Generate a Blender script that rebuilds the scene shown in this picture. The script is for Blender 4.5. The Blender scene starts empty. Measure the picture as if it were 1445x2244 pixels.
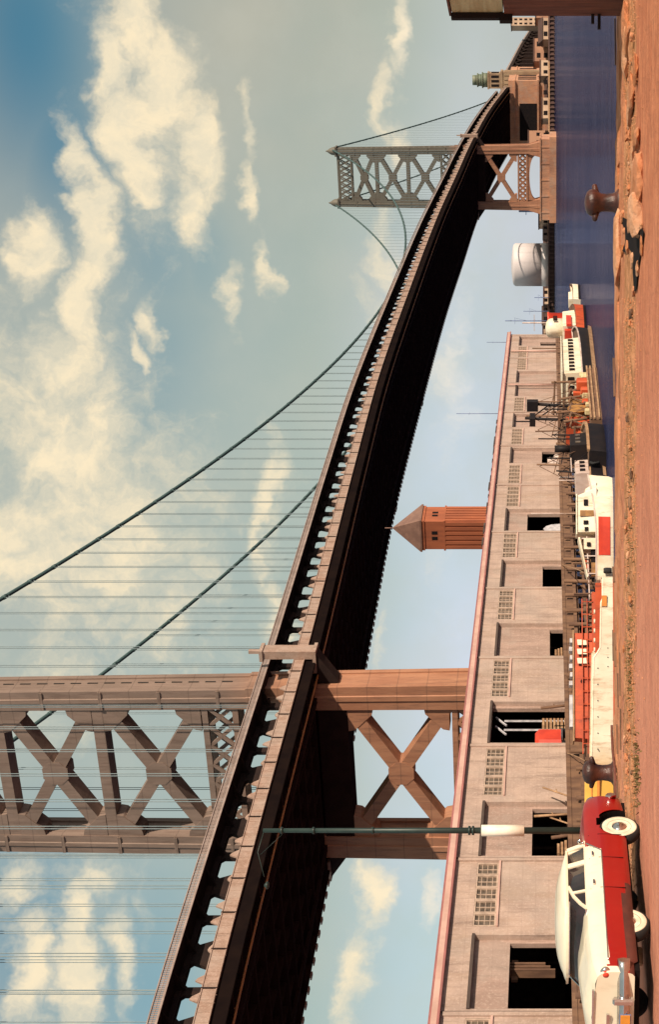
import bpy, math, random
from mathutils import Vector, Matrix
random.seed(7)
R = math.radians
PI = math.pi
SC = bpy.context.scene
COL = SC.collection
F = 3150.0          # focal length in photograph pixels
EYE = 4.5           # camera height above the water (z = 0)

# ------------------------------------------------------------------ camera
cam_d = bpy.data.cameras.new('camera')
cam = bpy.data.objects.new('camera', cam_d)
COL.objects.link(cam)
cam.matrix_world = Matrix(((0, 1, 0, 0), (0, 0, -1, 0), (-1, 0, 0, EYE), (0, 0, 0, 1)))   # rolled a quarter turn
cam_d.sensor_width = 36.0
cam_d.lens = 36.0 * F / 2244.0
cam_d.shift_x = -(1200 - 722.5) / 2244.0
cam_d.clip_start = 0.5
cam_d.clip_end = 30000
SC.camera = cam
SC.view_settings.view_transform = 'Standard'
SC.view_settings.look = 'None'
SC.view_settings.exposure = 0.25
SC.view_settings.gamma = 1.0

# ------------------------------------------------------------------ sun
sun_dir = Vector((0.673, -0.718, 0.45)).normalized()
sl = bpy.data.lights.new('sun', 'SUN')
sl.energy = 4.8
sl.angle = R(0.5)
sl.color = (1.0, 0.86, 0.68)
so = bpy.data.objects.new('sun', sl)
COL.objects.link(so)
so.rotation_euler = sun_dir.to_track_quat('Z', 'Y').to_euler()

# ------------------------------------------------------------------ node helper
class NT:
    def __init__(s, tree):
        s.t = tree; s.n = tree.nodes; s.l = tree.links
    def add(s, typ, **kw):
        nd = s.n.new(typ)
        for k, v in kw.items(): setattr(nd, k, v)
        return nd
    def put(s, sock, v):
        if v is None: return
        if isinstance(v, bpy.types.NodeSocket): s.l.new(v, sock)
        else: sock.default_value = v
    def m(s, op, a, b=None, c=None, clamp=False):
        nd = s.add('ShaderNodeMath', operation=op); nd.use_clamp = clamp
        s.put(nd.inputs[0], a); s.put(nd.inputs[1], b)
        if c is not None: s.put(nd.inputs[2], c)
        return nd.outputs[0]
    def mix(s, f, a, b, typ='MIX'):
        nd = s.add('ShaderNodeMix', data_type='RGBA', blend_type=typ)
        s.put(nd.inputs[0], f)
        s.put(nd.inputs[6], a if isinstance(a, bpy.types.NodeSocket) else (*a[:3], 1))
        s.put(nd.inputs[7], b if isinstance(b, bpy.types.NodeSocket) else (*b[:3], 1))
        return nd.outputs[2]
    def rng(s, v, a, b, c=0.0, d=1.0, smooth=True):
        nd = s.add('ShaderNodeMapRange')
        nd.interpolation_type = 'SMOOTHSTEP' if smooth else 'LINEAR'
        s.put(nd.inputs[0], v); nd.inputs[1].default_value = a; nd.inputs[2].default_value = b
        nd.inputs[3].default_value = c; nd.inputs[4].default_value = d
        return nd.outputs[0]
    def noise(s, vec, scale, detail=3, rough=0.55, out=0, dist=0.0):
        nd = s.add('ShaderNodeTexNoise')
        s.put(nd.inputs['Vector'], vec)
        nd.inputs['Scale'].default_value = scale; nd.inputs['Detail'].default_value = detail
        nd.inputs['Roughness'].default_value = rough; nd.inputs['Distortion'].default_value = dist
        return nd.outputs[out]
    def xyz(s, x=None, y=None, z=None):
        nd = s.add('ShaderNodeCombineXYZ')
        s.put(nd.inputs[0], x); s.put(nd.inputs[1], y); s.put(nd.inputs[2], z)
        return nd.outputs[0]
    def sep(s, v):
        nd = s.add('ShaderNodeSeparateXYZ'); s.put(nd.inputs[0], v); return nd.outputs

# ------------------------------------------------------------------ sky
def azel(px, py):
    X = (2244 - py - 1122) / F; Z = (1200 - px) / F
    l = math.sqrt(X * X + 1 + Z * Z)
    return math.atan2(X, 1), math.asin(Z / l)

w = bpy.data.worlds.new('World'); SC.world = w; w.use_nodes = True
n = NT(w.node_tree)
for nd in list(n.n): n.n.remove(nd)
tc = n.add('ShaderNodeTexCoord').outputs['Generated']
nrm = n.add('ShaderNodeVectorMath', operation='NORMALIZE'); n.put(nrm.inputs[0], tc)
dx, dy, dz = n.sep(nrm.outputs[0])
az = n.m('ARCTAN2', dx, dy)
el = n.m('ARCSINE', dz)
pos = n.xyz(az, el, 0.0)
# a slow warp so that cloud edges are ragged
wn = n.noise(pos, 13.0, 5, 0.62, out=1)
wv = n.add('ShaderNodeVectorMath', operation='SUBTRACT'); n.put(wv.inputs[0], wn); wv.inputs[1].default_value = (0.5, 0.5, 0.5)
ws = n.add('ShaderNodeVectorMath', operation='SCALE'); n.put(ws.inputs[0], wv.outputs[0]); ws.inputs['Scale'].default_value = 0.075
wa = n.add('ShaderNodeVectorMath', operation='ADD'); n.put(wa.inputs[0], pos); n.put(wa.inputs[1], ws.outputs[0])
waz, wel, _ = n.sep(wa.outputs[0])

def blob(px, py, rx, ry, amp=1.0, rot=0.0, src=(waz, wel)):
    """a soft cloud patch given by where it stands in the sky (azimuth, elevation)"""
    a0, e0 = azel(px, py)
    da = n.m('SUBTRACT', src[0], a0); de = n.m('SUBTRACT', src[1], e0)
    c, s_ = math.cos(rot), math.sin(rot)
    ra, re = ry / F, rx / F
    p = n.m('ADD', n.m('MULTIPLY', da, c / ra), n.m('MULTIPLY', de, s_ / ra))
    q = n.m('ADD', n.m('MULTIPLY', da, -s_ / re), n.m('MULTIPLY', de, c / re))
    d = n.m('ADD', n.m('MULTIPLY', p, p), n.m('MULTIPLY', q, q))
    return n.m('MULTIPLY', n.m('EXPONENT', n.m('MULTIPLY', d, -1.0)), amp)
def total(lst, op='MAXIMUM'):
    a = lst[0]
    for b in lst[1:]: a = n.m(op, a, b)
    return a
# px (up), py (across), radius up, radius across, weight, tilt
cl = [(300, 40, 70, 170, 1.0, 0), (255, 150, 55, 120, 1.0, 0), (360, 170, 70, 130, 1.0, 0), (280, 330, 60, 150, 1.1, 0),
      (300, 250, 80, 120, 1.0, 0), (430, 330, 60, 180, 1.0, 0.05), (410, 470, 60, 110, 1.0, 0.1), (300, 430, 60, 60, .9, 0),
      (170, 340, 40, 120, 1.0, 0), (185, 520, 42, 190, 1.1, 0), (165, 660, 50, 130, 1.0, 0), (60, 540, 50, 120, 1.0, 0),
      (110, 800, 100, 120, .85, 0), (150, 1000, 190, 150, .9, 0), (80, 1200, 200, 180, .85, 0), (230, 950, 120, 130, .8, 0),
      (565, 280, 22, 80, .75, 0), (560, 420, 24, 100, .7, 0), (585, 600, 22, 90, .7, 0.1), (505, 650, 26, 90, .7, 0),
      (325, 700, 28, 50, .9, 0), (285, 770, 26, 55, .9, 0), (360, 1300, 40, 160, .55, 0), (380, 1150, 50, 120, .55, 0),
      (885, 100, 24, 110, .8, 0), (860, 230, 26, 100, .7, 0), (885, 330, 30, 120, .6, 0), (850, 560, 40, 120, .85, 0),
      (800, 640, 60, 70, .6, 0), (590, 1080, 34, 150, .85, 0), (580, 1220, 40, 90, .7, 0), (600, 1330, 40, 100, .7, 0),
      (40, 1950, 60, 70, .8, 0), (60, 2130, 50, 120, 1., 0), (150, 2080, 46, 170, 1.1, 0), (250, 2080, 38, 130, .8, 0),
      (200, 1930, 70, 70, .7, 0), (320, 1990, 30, 90, .5, 0),
      (800, 1960, 36, 120, .95, 0.), (780, 2150, 40, 130, .9, 0), (930, 1950, 26, 80, .75, 0), (850, 1420, 22, 100, .55, 0),
      (1000, 800, 60, 260, .55, 0), (980, 1250, 60, 240, .3, 0), (200, 1150, 300, 360, .74, 0), (120, 900, 240, 300, .74, 0), (330, 1330, 200, 220, .6, 0), (330, 300, 130, 330, .6, 0), (180, 1950, 160, 110, .5, 0),
      (120, 1480, 160, 200, .5, 0), (600, 1180, 60, 260, .5, 0), (380, 1000, 60, 200, .4, 0), (870, 330, 50, 400, .35, 0)]
dens = total([blob(*c) for c in cl])
fine = n.noise(wa.outputs[0], 34.0, 6, 0.62)
big = n.noise(pos, 7.0, 3, 0.5)
den2 = n.m('ADD', dens, n.m('MULTIPLY', n.m('SUBTRACT', fine, 0.5), 0.95))
cloud = n.rng(den2, 0.22, 1.0)
# thin veil everywhere but in the two clear blue patches
hole = total([blob(60, 60, 190, 380, 1.0, 0, (az, el)), blob(130, 300, 120, 230, .85, 0, (az, el)), blob(440, 560, 60, 120, .35, 0, (az, el)), blob(330, 560, 110, 160, .45, 0, (az, el)),
              blob(330, 2180, 150, 250, .65, 0, (az, el)), blob(60, 2040, 130, 260, .62, 0, (az, el)),
              blob(330, 760, 120, 200, .4, 0, (az, el)), blob(1000, 2100, 140, 300, .3, 0, (az, el))], 'MAXIMUM')
veil = n.m('MULTIPLY', n.m('SUBTRACT', 1.0, hole, None, True), n.rng(big, 0.2, 0.8, 0.72, 1.0))
sky = n.add('ShaderNodeTexSky'); sky.sky_type = 'NISHITA'; sky.sun_disc = False
sky.sun_elevation = math.asin(sun_dir.z); sky.sun_rotation = math.atan2(sun_dir.x, sun_dir.y)
sky.air_density = 1.3; sky.dust_density = 1.0; sky.ozone_density = 2.0
tint = n.mix(1.0, sky.outputs[0], (0.46, 0.79, 0.80), 'MULTIPLY')
bg1 = n.add('ShaderNodeBackground'); n.put(bg1.inputs[0], tint); bg1.inputs[1].default_value = 0.085
# veil colour: grey green high, pale lavender blue low over the horizon
low = n.rng(el, 0.05, 0.17)
vcol = n.mix(low, (0.70, 0.75, 0.88), (0.49, 0.53, 0.455))
warm = n.rng(az, 0.0, 0.42)
vcol = n.mix(n.m('MULTIPLY', warm, n.rng(el, .03, .12, 0.5, 1)), vcol, (0.515, 0.485, 0.385))
vcol = n.mix(n.m('MULTIPLY', n.rng(n.noise(pos, 22, 5, .6), .35, .7), 0.22), vcol, (0.62, 0.60, 0.50))
bg2 = n.add('ShaderNodeBackground'); n.put(bg2.inputs[0], vcol); bg2.inputs[1].default_value = 0.84
ms = n.add('ShaderNodeMixShader'); n.put(ms.inputs[0], n.m('MULTIPLY', veil, 0.93)); n.l.new(bg1.outputs[0], ms.inputs[1]); n.l.new(bg2.outputs[0], ms.inputs[2])
ccol = n.mix(n.rng(fine, 0.35, 0.7), (0.84, 0.74, 0.54), (1.0, 0.83, 0.56))
ccol = n.mix(n.rng(el, 0.12, 0.02), ccol, (0.84, 0.82, 0.80))
bg3 = n.add('ShaderNodeBackground'); n.put(bg3.inputs[0], ccol); bg3.inputs[1].default_value = 0.88
ms2 = n.add('ShaderNodeMixShader'); n.put(ms2.inputs[0], n.m('MULTIPLY', cloud, 0.92)); n.l.new(ms.outputs[0], ms2.inputs[1]); n.l.new(bg3.outputs[0], ms2.inputs[2])
wo = n.add('ShaderNodeOutputWorld'); n.l.new(ms2.outputs[0], wo.inputs[0])

# ------------------------------------------------------------------ materials
MATS = {}
def mat(name, c1, c2=None, scale=1.0, rough=0.7, bump=0.0, metal=0.0, detail=5, stretch=(1, 1, 1), bscale=None, lo=0.35, hi=0.65, spec=None,
        stain=None, sscale=0.3, samt=0.5, coat=0.0):
    m = bpy.data.materials.new(name); m.use_nodes = True
    k = NT(m.node_tree); b = k.n['Principled BSDF']
    if c2 is None: c2 = tuple(x * 0.72 for x in c1)
    g = k.add('ShaderNodeNewGeometry').outputs['Position']
    mp = k.add('ShaderNodeMapping'); k.put(mp.inputs[0], g); mp.inputs['Scale'].default_value = stretch
    v = mp.outputs[0]
    col = k.mix(k.rng(k.noise(v, scale, detail, 0.6), lo, hi), c1, c2)
    if stain:
        mp2 = k.add('ShaderNodeMapping'); k.put(mp2.inputs[0], g); mp2.inputs['Scale'].default_value = (1, 1, 0.25)
        col = k.mix(k.m('MULTIPLY', k.rng(k.noise(mp2.outputs[0], sscale, 6, 0.7), 0.48, 0.68), samt), col, stain)
    k.put(b.inputs['Base Color'], col)
    b.inputs['Roughness'].default_value = rough; b.inputs['Metallic'].default_value = metal
    if spec is not None: b.inputs['Specular IOR Level'].default_value = spec
    if coat: b.inputs['Coat Weight'].default_value = coat; b.inputs['Coat Roughness'].default_value = 0.08
    if bump:
        bp = k.add('ShaderNodeBump'); bp.inputs['Strength'].default_value = bump; bp.inputs['Distance'].default_value = 0.1
        k.put(bp.inputs['Height'], k.noise(v, bscale or scale * 3, 5, 0.65)); k.put(b.inputs['Normal'], bp.outputs[0])
    MATS[name] = m
    return m

M = dict(
    steel=mat('tower_paint', (0.33, 0.225, 0.165), (0.26, 0.19, 0.14), 0.35, 0.6, 0.0, stretch=(1, 1, .3), stain=(0.30, 0.12, 0.07), sscale=.25, samt=.35),
    steeld=mat('slot_black', (0.02, 0.015, 0.012)),
    truss=mat('truss_dark_paint', (0.028, 0.017, 0.015), (0.02, 0.012, 0.011), 0.5, 0.8, stain=(0.06, 0.03, 0.02), sscale=.6, samt=.4, spec=.15),  # even dark brown for trusses and brackets
    under=mat('deck_underside_shade', (0.020, 0.011, 0.010), (0.03, 0.015, 0.013), 0.3, 0.95, spec=.02),  # shade under the deck put into the base colour
    edge_shade=mat('edge_beam_shade', (0.008, 0.005, 0.005), (0.012, 0.007, 0.006), 0.3, 0.95, spec=.02),  # darker still: shade painted onto the sunlit edge beam
    fascia=mat('fascia_paint', (0.36, 0.24, 0.19), (0.29, 0.185, 0.14), 0.8, 0.65, stain=(0.22, 0.11, 0.07), sscale=.9, samt=.5),
    rail=mat('walkway_paint', (0.34, 0.255, 0.225), (0.26, 0.19, 0.165), 0.7, 0.65),
    cable=mat('cable_green_paint', (0.055, 0.10, 0.10), (0.04, 0.075, 0.075), 0.8, 0.6),
    rope=mat('suspender_wire', (0.18, 0.23, 0.25), (0.14, 0.19, 0.21), 1, 0.6),
    pipe=mat('orange_pipe', (0.42, 0.16, 0.04), (0.30, 0.12, 0.04), 0.4, 0.5),
    stone=mat('granite', (0.52, 0.25, 0.14), (0.42, 0.19, 0.11), 0.15, 0.85, 0.2, stain=(0.2, 0.09, 0.06), sscale=.12, samt=.5),
    pylon=mat('pylon_stone', (0.38, 0.27, 0.17), (0.26, 0.17, 0.11), 0.15, 0.85, stain=(0.28, 0.14, 0.08), sscale=.15, samt=.6),
    copper=mat('weathered_copper', (0.12, 0.15, 0.10), (0.2, 0.2, 0.14), 0.3, 0.6),
    brick=mat('tower_brick', (0.36, 0.105, 0.045), (0.26, 0.075, 0.035), 0.5, 0.85, stretch=(1.5, 1.5, .25)),
    shroof=mat('tower_roof_slate', (0.22, 0.12, 0.09), (0.16, 0.085, 0.065), 0.7, 0.7),
    conc=mat('shed_concrete', (0.46, 0.325, 0.265), (0.37, 0.26, 0.215), 0.5, 0.85, 0.15, bscale=4, stain=(0.30, 0.19, 0.13), sscale=.35, samt=.55),
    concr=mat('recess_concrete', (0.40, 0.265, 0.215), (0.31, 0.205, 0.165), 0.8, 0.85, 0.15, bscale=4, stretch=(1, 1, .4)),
    coping=mat('coping_red_paint', (0.36, 0.13, 0.12), (0.28, 0.11, 0.10), 0.8, 0.6),
    copel=mat('coping_pink_stone', (0.58, 0.36, 0.30), (0.46, 0.28, 0.23), 0.5, 0.7),
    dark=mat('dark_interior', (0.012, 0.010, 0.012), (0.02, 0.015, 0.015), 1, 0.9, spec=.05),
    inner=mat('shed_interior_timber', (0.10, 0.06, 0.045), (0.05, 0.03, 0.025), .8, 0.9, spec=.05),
    black=mat('black_hull_paint', (0.010, 0.008, 0.010), (0.018, 0.012, 0.012), 1.0, 0.6, spec=.2),
    jtrim=mat('dark_joint', (0.09, 0.06, 0.05)),
    glassw=mat('grimy_window_glass', (0.065, 0.045, 0.032), (0.15, 0.11, 0.08), 2.5, 0.3),
    frame=mat('window_frame_paint', (0.50, 0.36, 0.28), None, 2, 0.6),
    wood=mat('weathered_timber', (0.20, 0.105, 0.06), (0.11, 0.055, 0.035), 1.2, 0.9, 0.3, stretch=(1, 1, .3)),
    woodl=mat('pale_timber', (0.42, 0.25, 0.14), (0.28, 0.15, 0.08), 1.5, 0.85, 0.2),
    woodr=mat('red_brown_boards', (0.21, 0.065, 0.035), (0.12, 0.035, 0.02), 1.3, 0.8, 0.3, stretch=(6, 6, .6)),
    cream=mat('cream_boards', (0.62, 0.52, 0.30), (0.5, 0.38, 0.2), 1.5, 0.7, 0.1, stretch=(.5, .5, 6)),
    white=mat('white_boat_paint', (0.84, 0.74, 0.58), (0.78, 0.66, 0.50), 0.7, 0.45, stain=(0.55, 0.36, 0.22), sscale=.8, samt=.5),
    whitep=mat('faded_white_paint', (0.66, 0.52, 0.46), (0.50, 0.38, 0.34), 1.3, 0.5, stain=(0.3, 0.16, 0.1), sscale=.9, samt=.6),
    red=mat('red_boat_paint', (0.62, 0.055, 0.025), (0.50, 0.04, 0.02), 0.8, 0.4),
    rust=mat('red_oxide_paint', (0.56, 0.085, 0.022), (0.42, 0.055, 0.016), 0.9, 0.6, stain=(0.25, 0.05, 0.02), sscale=1.2, samt=.5),
    yellow=mat('yellow_boat_paint', (0.80, 0.46, 0.09), (0.72, 0.38, 0.07), 0.8, 0.45),
    orange=mat('orange_paint', (0.75, 0.26, 0.05), None, 1.5, 0.5),
    ochre=mat('ochre_machinery', (0.42, 0.20, 0.05), (0.2, 0.09, 0.03), 1.5, 0.6),
    iron=mat('rusty_bollard_iron', (0.028, 0.011, 0.010), (0.08, 0.022, 0.014), 3.0, 0.38, 0.25, bscale=14),
    tank=mat('aluminium_tank_paint', (0.60, 0.53, 0.53), (0.54, 0.48, 0.48), 0.03, 0.55),
    pole=mat('green_pole_paint', (0.018, 0.036, 0.033), (0.012, 0.026, 0.024), 3, 0.45),
    band=mat('white_band_paint', (0.86, 0.80, 0.70), (0.75, 0.64, 0.52), 2.5, 0.5),
    blue=mat('blue_grey_paint', (0.16, 0.2, 0.36), None, 1, 0.6),
    tyre=mat('tyre_rubber', (0.012, 0.011, 0.012), None, 3, 0.8),
    wwall=mat('whitewall_rubber', (0.80, 0.72, 0.58), (0.66, 0.56, 0.42), 6, 0.5),
    chrome=mat('chrome', (0.72, 0.70, 0.70), (0.6, 0.58, 0.6), 3, 0.14, metal=1.0),
    carred=mat('car_red_enamel', (0.30, 0.004, 0.002), (0.27, 0.003, 0.002), 1.5, 0.34, coat=.3),
    carwhite=mat('car_cream_enamel', (0.84, 0.74, 0.58), (0.80, 0.70, 0.54), 1.5, 0.28, coat=.6),
    cardark=mat('car_underbody', (0.012, 0.008, 0.008), None, 2, 0.9, spec=.1),
    sill=mat('car_sill_shade', (0.11, 0.028, 0.02), (0.07, 0.02, 0.015), 3, 0.6),
    carglass=mat('car_glass', (0.012, 0.012, 0.014), (0.03, 0.02, 0.025), 2.5, 0.06),
    lamp=mat('amber_lens', (0.9, 0.35, 0.05), None, 3, 0.2),
    ropem=mat('tarred_rope', (0.15, 0.05, 0.035), (0.1, 0.03, 0.02), 5, 0.9),
    farbld=mat('far_brick', (0.42, 0.22, 0.14), (0.30, 0.15, 0.10), 0.08, 0.9),
    farpale=mat('far_stucco', (0.55, 0.38, 0.27), (0.42, 0.28, 0.2), 0.08, 0.9),
    fardark=mat('far_dark_timber', (0.06, 0.032, 0.028), (0.10, 0.05, 0.04), 0.1, 0.9),  # plain dark brown for far bank, wharves and roofs
    shrub=mat('weed', (0.16, 0.10, 0.03), (0.09, 0.06, 0.02), 4, 0.9),
    stoneq=mat('quay_stone', (0.56, 0.235, 0.12), (0.42, 0.145, 0.055), 1.3, 0.9, 0.6, bscale=9, stain=(0.34, 0.115, 0.03), sscale=.9, samt=.85),
    block=mat('broken_block', (0.62, 0.33, 0.20), (0.46, 0.19, 0.08), 2.5, 0.9, 0.6, bscale=10),
    tarp=mat('grey_tarpaulin', (0.55, 0.52, 0.55), (0.35, 0.33, 0.36), 2, 0.7),
)

# ground / pavement: warm dusty paving, redder to the right, rubble strip at the edge
def ground_mat():
    m = bpy.data.materials.new('quay_paving'); m.use_nodes = True
    k = NT(m.node_tree); b = k.n['Principled BSDF']
    g = k.add('ShaderNodeNewGeometry').outputs['Position']
    x, y, z = k.sep(g)
    lng = k.add('ShaderNodeMapping'); k.put(lng.inputs[0], g); lng.inputs['Scale'].default_value = (0.45, 1.0, 1)
    a = k.noise(lng.outputs[0], 2.2, 8, 0.72)
    c = k.mix(k.rng(a, .3, .7), (0.66, 0.265, 0.165), (0.53, 0.19, 0.115))
    # patched, tyre worn bands
    c = k.mix(k.m('MULTIPLY', k.rng(k.noise(lng.outputs[0], .35, 5, .65), .45, .7), .5), c, (0.44, 0.155, 0.095))
    c = k.mix(k.m('MULTIPLY', k.rng(k.noise(g, 6.5, 4, .7), .56, .72), .45), c, (0.76, 0.36, 0.235))
    right = k.rng(k.m('ADD', x, k.m('MULTIPLY', k.noise(g, .5, 3), 4)), -2.0, 9.0)
    c = k.mix(k.m('MULTIPLY', right, .85), c, k.mix(k.rng(a, .35, .6), (0.62, 0.215, 0.09), (0.44, 0.125, 0.045)))
    # rough dirt strip between paving and quay edge, ragged both sides
    d = k.m('ADD', y, k.m('MULTIPLY', k.m('SUBTRACT', k.noise(g, .9, 6, .75), .5), 3.4))
    strip = k.m('MULTIPLY', k.rng(d, 27.2, 28.0), k.rng(d, 32.2, 31.0))
    br = k.mix(k.rng(k.noise(g, 2.2, 8, .78), .42, .56), (0.66, 0.30, 0.14), (0.30, 0.13, 0.035))
    c = k.mix(k.m('MULTIPLY', strip, .8), c, br)
    edge_ = k.rng(d, 31.6, 33.0)
    c = k.mix(k.m('MULTIPLY', edge_, .85), c, k.mix(k.rng(k.noise(g, 1.3, 7, .72), .4, .62), (0.62, 0.26, 0.13), (0.40, 0.13, 0.05)))
    k.put(b.inputs['Base Color'], c); b.inputs['Roughness'].default_value = 0.9
    bp = k.add('ShaderNodeBump'); bp.inputs['Strength'].default_value = 0.7; bp.inputs['Distance'].default_value = 0.08
    k.put(bp.inputs['Height'], k.m('ADD', k.noise(g, 7, 6, .7), k.m('MULTIPLY', k.noise(g, 1.2, 3), 2))); k.put(b.inputs['Normal'], bp.outputs[0])
    return m
def water_mat():
    m = bpy.data.materials.new('river_water'); m.use_nodes = True
    k = NT(m.node_tree); b = k.n['Principled BSDF']
    g = k.add('ShaderNodeNewGeometry').outputs['Position']
    big = k.noise(g, 0.012, 3, .6)
    c = k.mix(k.rng(big, .35, .65), (0.014, 0.022, 0.07), (0.03, 0.035, 0.09))
    k.put(b.inputs['Base Color'], c); b.inputs['Roughness'].default_value = 0.16
    mp = k.add('ShaderNodeMapping'); k.put(mp.inputs[0], g); mp.inputs['Scale'].default_value = (0.22, 1.0, 1)
    h = k.m('ADD', k.noise(mp.outputs[0], 1.1, 6, .65, dist=.5), k.m('MULTIPLY', k.noise(mp.outputs[0], 0.16, 4, .6), 3.0))
    bp = k.add('ShaderNodeBump'); bp.inputs['Strength'].default_value = 0.75; bp.inputs['Distance'].default_value = 0.4
    k.put(bp.inputs['Height'], h)
    df = k.add('ShaderNodeBsdfDiffuse'); k.put(df.inputs[0], c); k.put(df.inputs[2], bp.outputs[0])
    gl = k.add('ShaderNodeBsdfGlossy'); k.put(gl.inputs['Color'], k.mix(k.rng(big, .3, .7), (0.42, 0.43, 0.64), (0.56, 0.52, 0.66))); gl.inputs['Roughness'].default_value = 0.07; k.put(gl.inputs['Normal'], bp.outputs[0])
    fr = k.add('ShaderNodeFresnel'); fr.inputs[0].default_value = 1.33; k.put(fr.inputs[1], bp.outputs[0])
    mx = k.add('ShaderNodeMixShader'); k.put(mx.inputs[0], k.m('MULTIPLY', fr.outputs[0], .9)); k.l.new(df.outputs[0], mx.inputs[1]); k.l.new(gl.outputs[0], mx.inputs[2])
    k.l.new(mx.outputs[0], k.n['Material Output'].inputs[0])
    return m
# tower paint: tint graded by height in the base colour, grey brown above, orange below
def tower_mat():
    m = bpy.data.materials.new('tower_height_tint'); m.use_nodes = True
    k = NT(m.node_tree); b = k.n['Principled BSDF']
    g = k.add('ShaderNodeNewGeometry').outputs['Position']
    x, y, z = k.sep(g)
    mp = k.add('ShaderNodeMapping'); k.put(mp.inputs[0], g); mp.inputs['Scale'].default_value = (1, 1, .25)
    a = k.noise(mp.outputs[0], .5, 6, .65)
    lowc = k.mix(k.rng(a, .35, .65), (0.40, 0.19, 0.11), (0.32, 0.14, 0.08))
    upc = k.mix(k.rng(a, .35, .65), (0.235, 0.162, 0.130), (0.185, 0.128, 0.102))
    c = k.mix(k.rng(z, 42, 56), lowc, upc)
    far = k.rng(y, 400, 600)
    c = k.mix(k.m('MULTIPLY', far, k.rng(z, 48, 56)), c, (0.13, 0.115, 0.092))  # upper part turns greyer with distance
    mp3 = k.add('ShaderNodeMapping'); k.put(mp3.inputs[0], g); mp3.inputs['Scale'].default_value = (1, 1, .1)
    c = k.mix(k.m('MULTIPLY', k.rng(k.noise(mp3.outputs[0], 1.4, 7, .75), .48, .66), .45), c, (0.10, 0.055, 0.04))
    seam = k.m('LESS_THAN', k.m('FRACT', k.m('MULTIPLY', z, 0.22)), 0.035)
    c = k.mix(k.m('MULTIPLY', seam, .35), c, (0.07, 0.045, 0.035))
    k.put(b.inputs['Base Color'], c); b.inputs['Roughness'].default_value = 0.65
    return m
def weather(name, board=True):
    m = MATS[name]; k = NT(m.node_tree); b = k.n['Principled BSDF']
    src = b.inputs['Base Color'].links[0].from_socket
    g = k.add('ShaderNodeNewGeometry').outputs['Position']; x, y, z = k.sep(g)
    mp = k.add('ShaderNodeMapping'); k.put(mp.inputs[0], g); mp.inputs['Scale'].default_value = (1, 1, .12)
    run = k.rng(k.noise(mp.outputs[0], 1.6, 7, .75), .5, .66)            # rain streaks
    c = k.mix(k.m('MULTIPLY', run, .5), src, (0.17, 0.115, 0.09))
    c = k.mix(k.m('MULTIPLY', k.rng(k.noise(g, 5.5, 6, .75), .5, .64), .30), c, (0.66, 0.50, 0.42))
    c = k.mix(k.m('MULTIPLY', k.rng(k.noise(g, .22, 4, .6), .5, .6), .25), c, (0.36, 0.30, 0.26))
    if board:
        ln_ = k.m('LESS_THAN', k.m('FRACT', k.m('MULTIPLY', z, 1.15)), 0.06)
        ln2 = k.m('LESS_THAN', k.m('FRACT', k.m('MULTIPLY', y, 0.42)), 0.018)
        c = k.mix(k.m('MULTIPLY', k.m('MAXIMUM', ln_, ln2), .13), c, (0.15, 0.10, 0.08))
    k.put(b.inputs['Base Color'], c)
weather('shed_concrete'); weather('recess_concrete')
weather('granite', False); weather('fascia_paint', False)
def grime(name, col, amt, sc=2.2):
    m = MATS[name]; k = NT(m.node_tree); b = k.n['Principled BSDF']
    src = b.inputs['Base Color'].links[0].from_socket
    g = k.add('ShaderNodeNewGeometry').outputs['Position']
    mp = k.add('ShaderNodeMapping'); k.put(mp.inputs[0], g); mp.inputs['Scale'].default_value = (1, 1, .18)
    c = k.mix(k.m('MULTIPLY', k.rng(k.noise(mp.outputs[0], sc, 7, .75), .52, .66), amt), src, col)
    k.put(b.inputs['Base Color'], c)
grime('white_boat_paint', (0.42, 0.19, 0.08), .55); grime('faded_white_paint', (0.30, 0.14, 0.07), .6); grime('red_oxide_paint', (0.16, 0.03, 0.015), .6)
grime('car_red_enamel', (0.30, 0.03, 0.02), .25, 6); grime('car_cream_enamel', (0.60, 0.48, 0.34), .3, 5)
M['ground'] = ground_mat(); M['water'] = water_mat(); M['tower'] = tower_mat()

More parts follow.
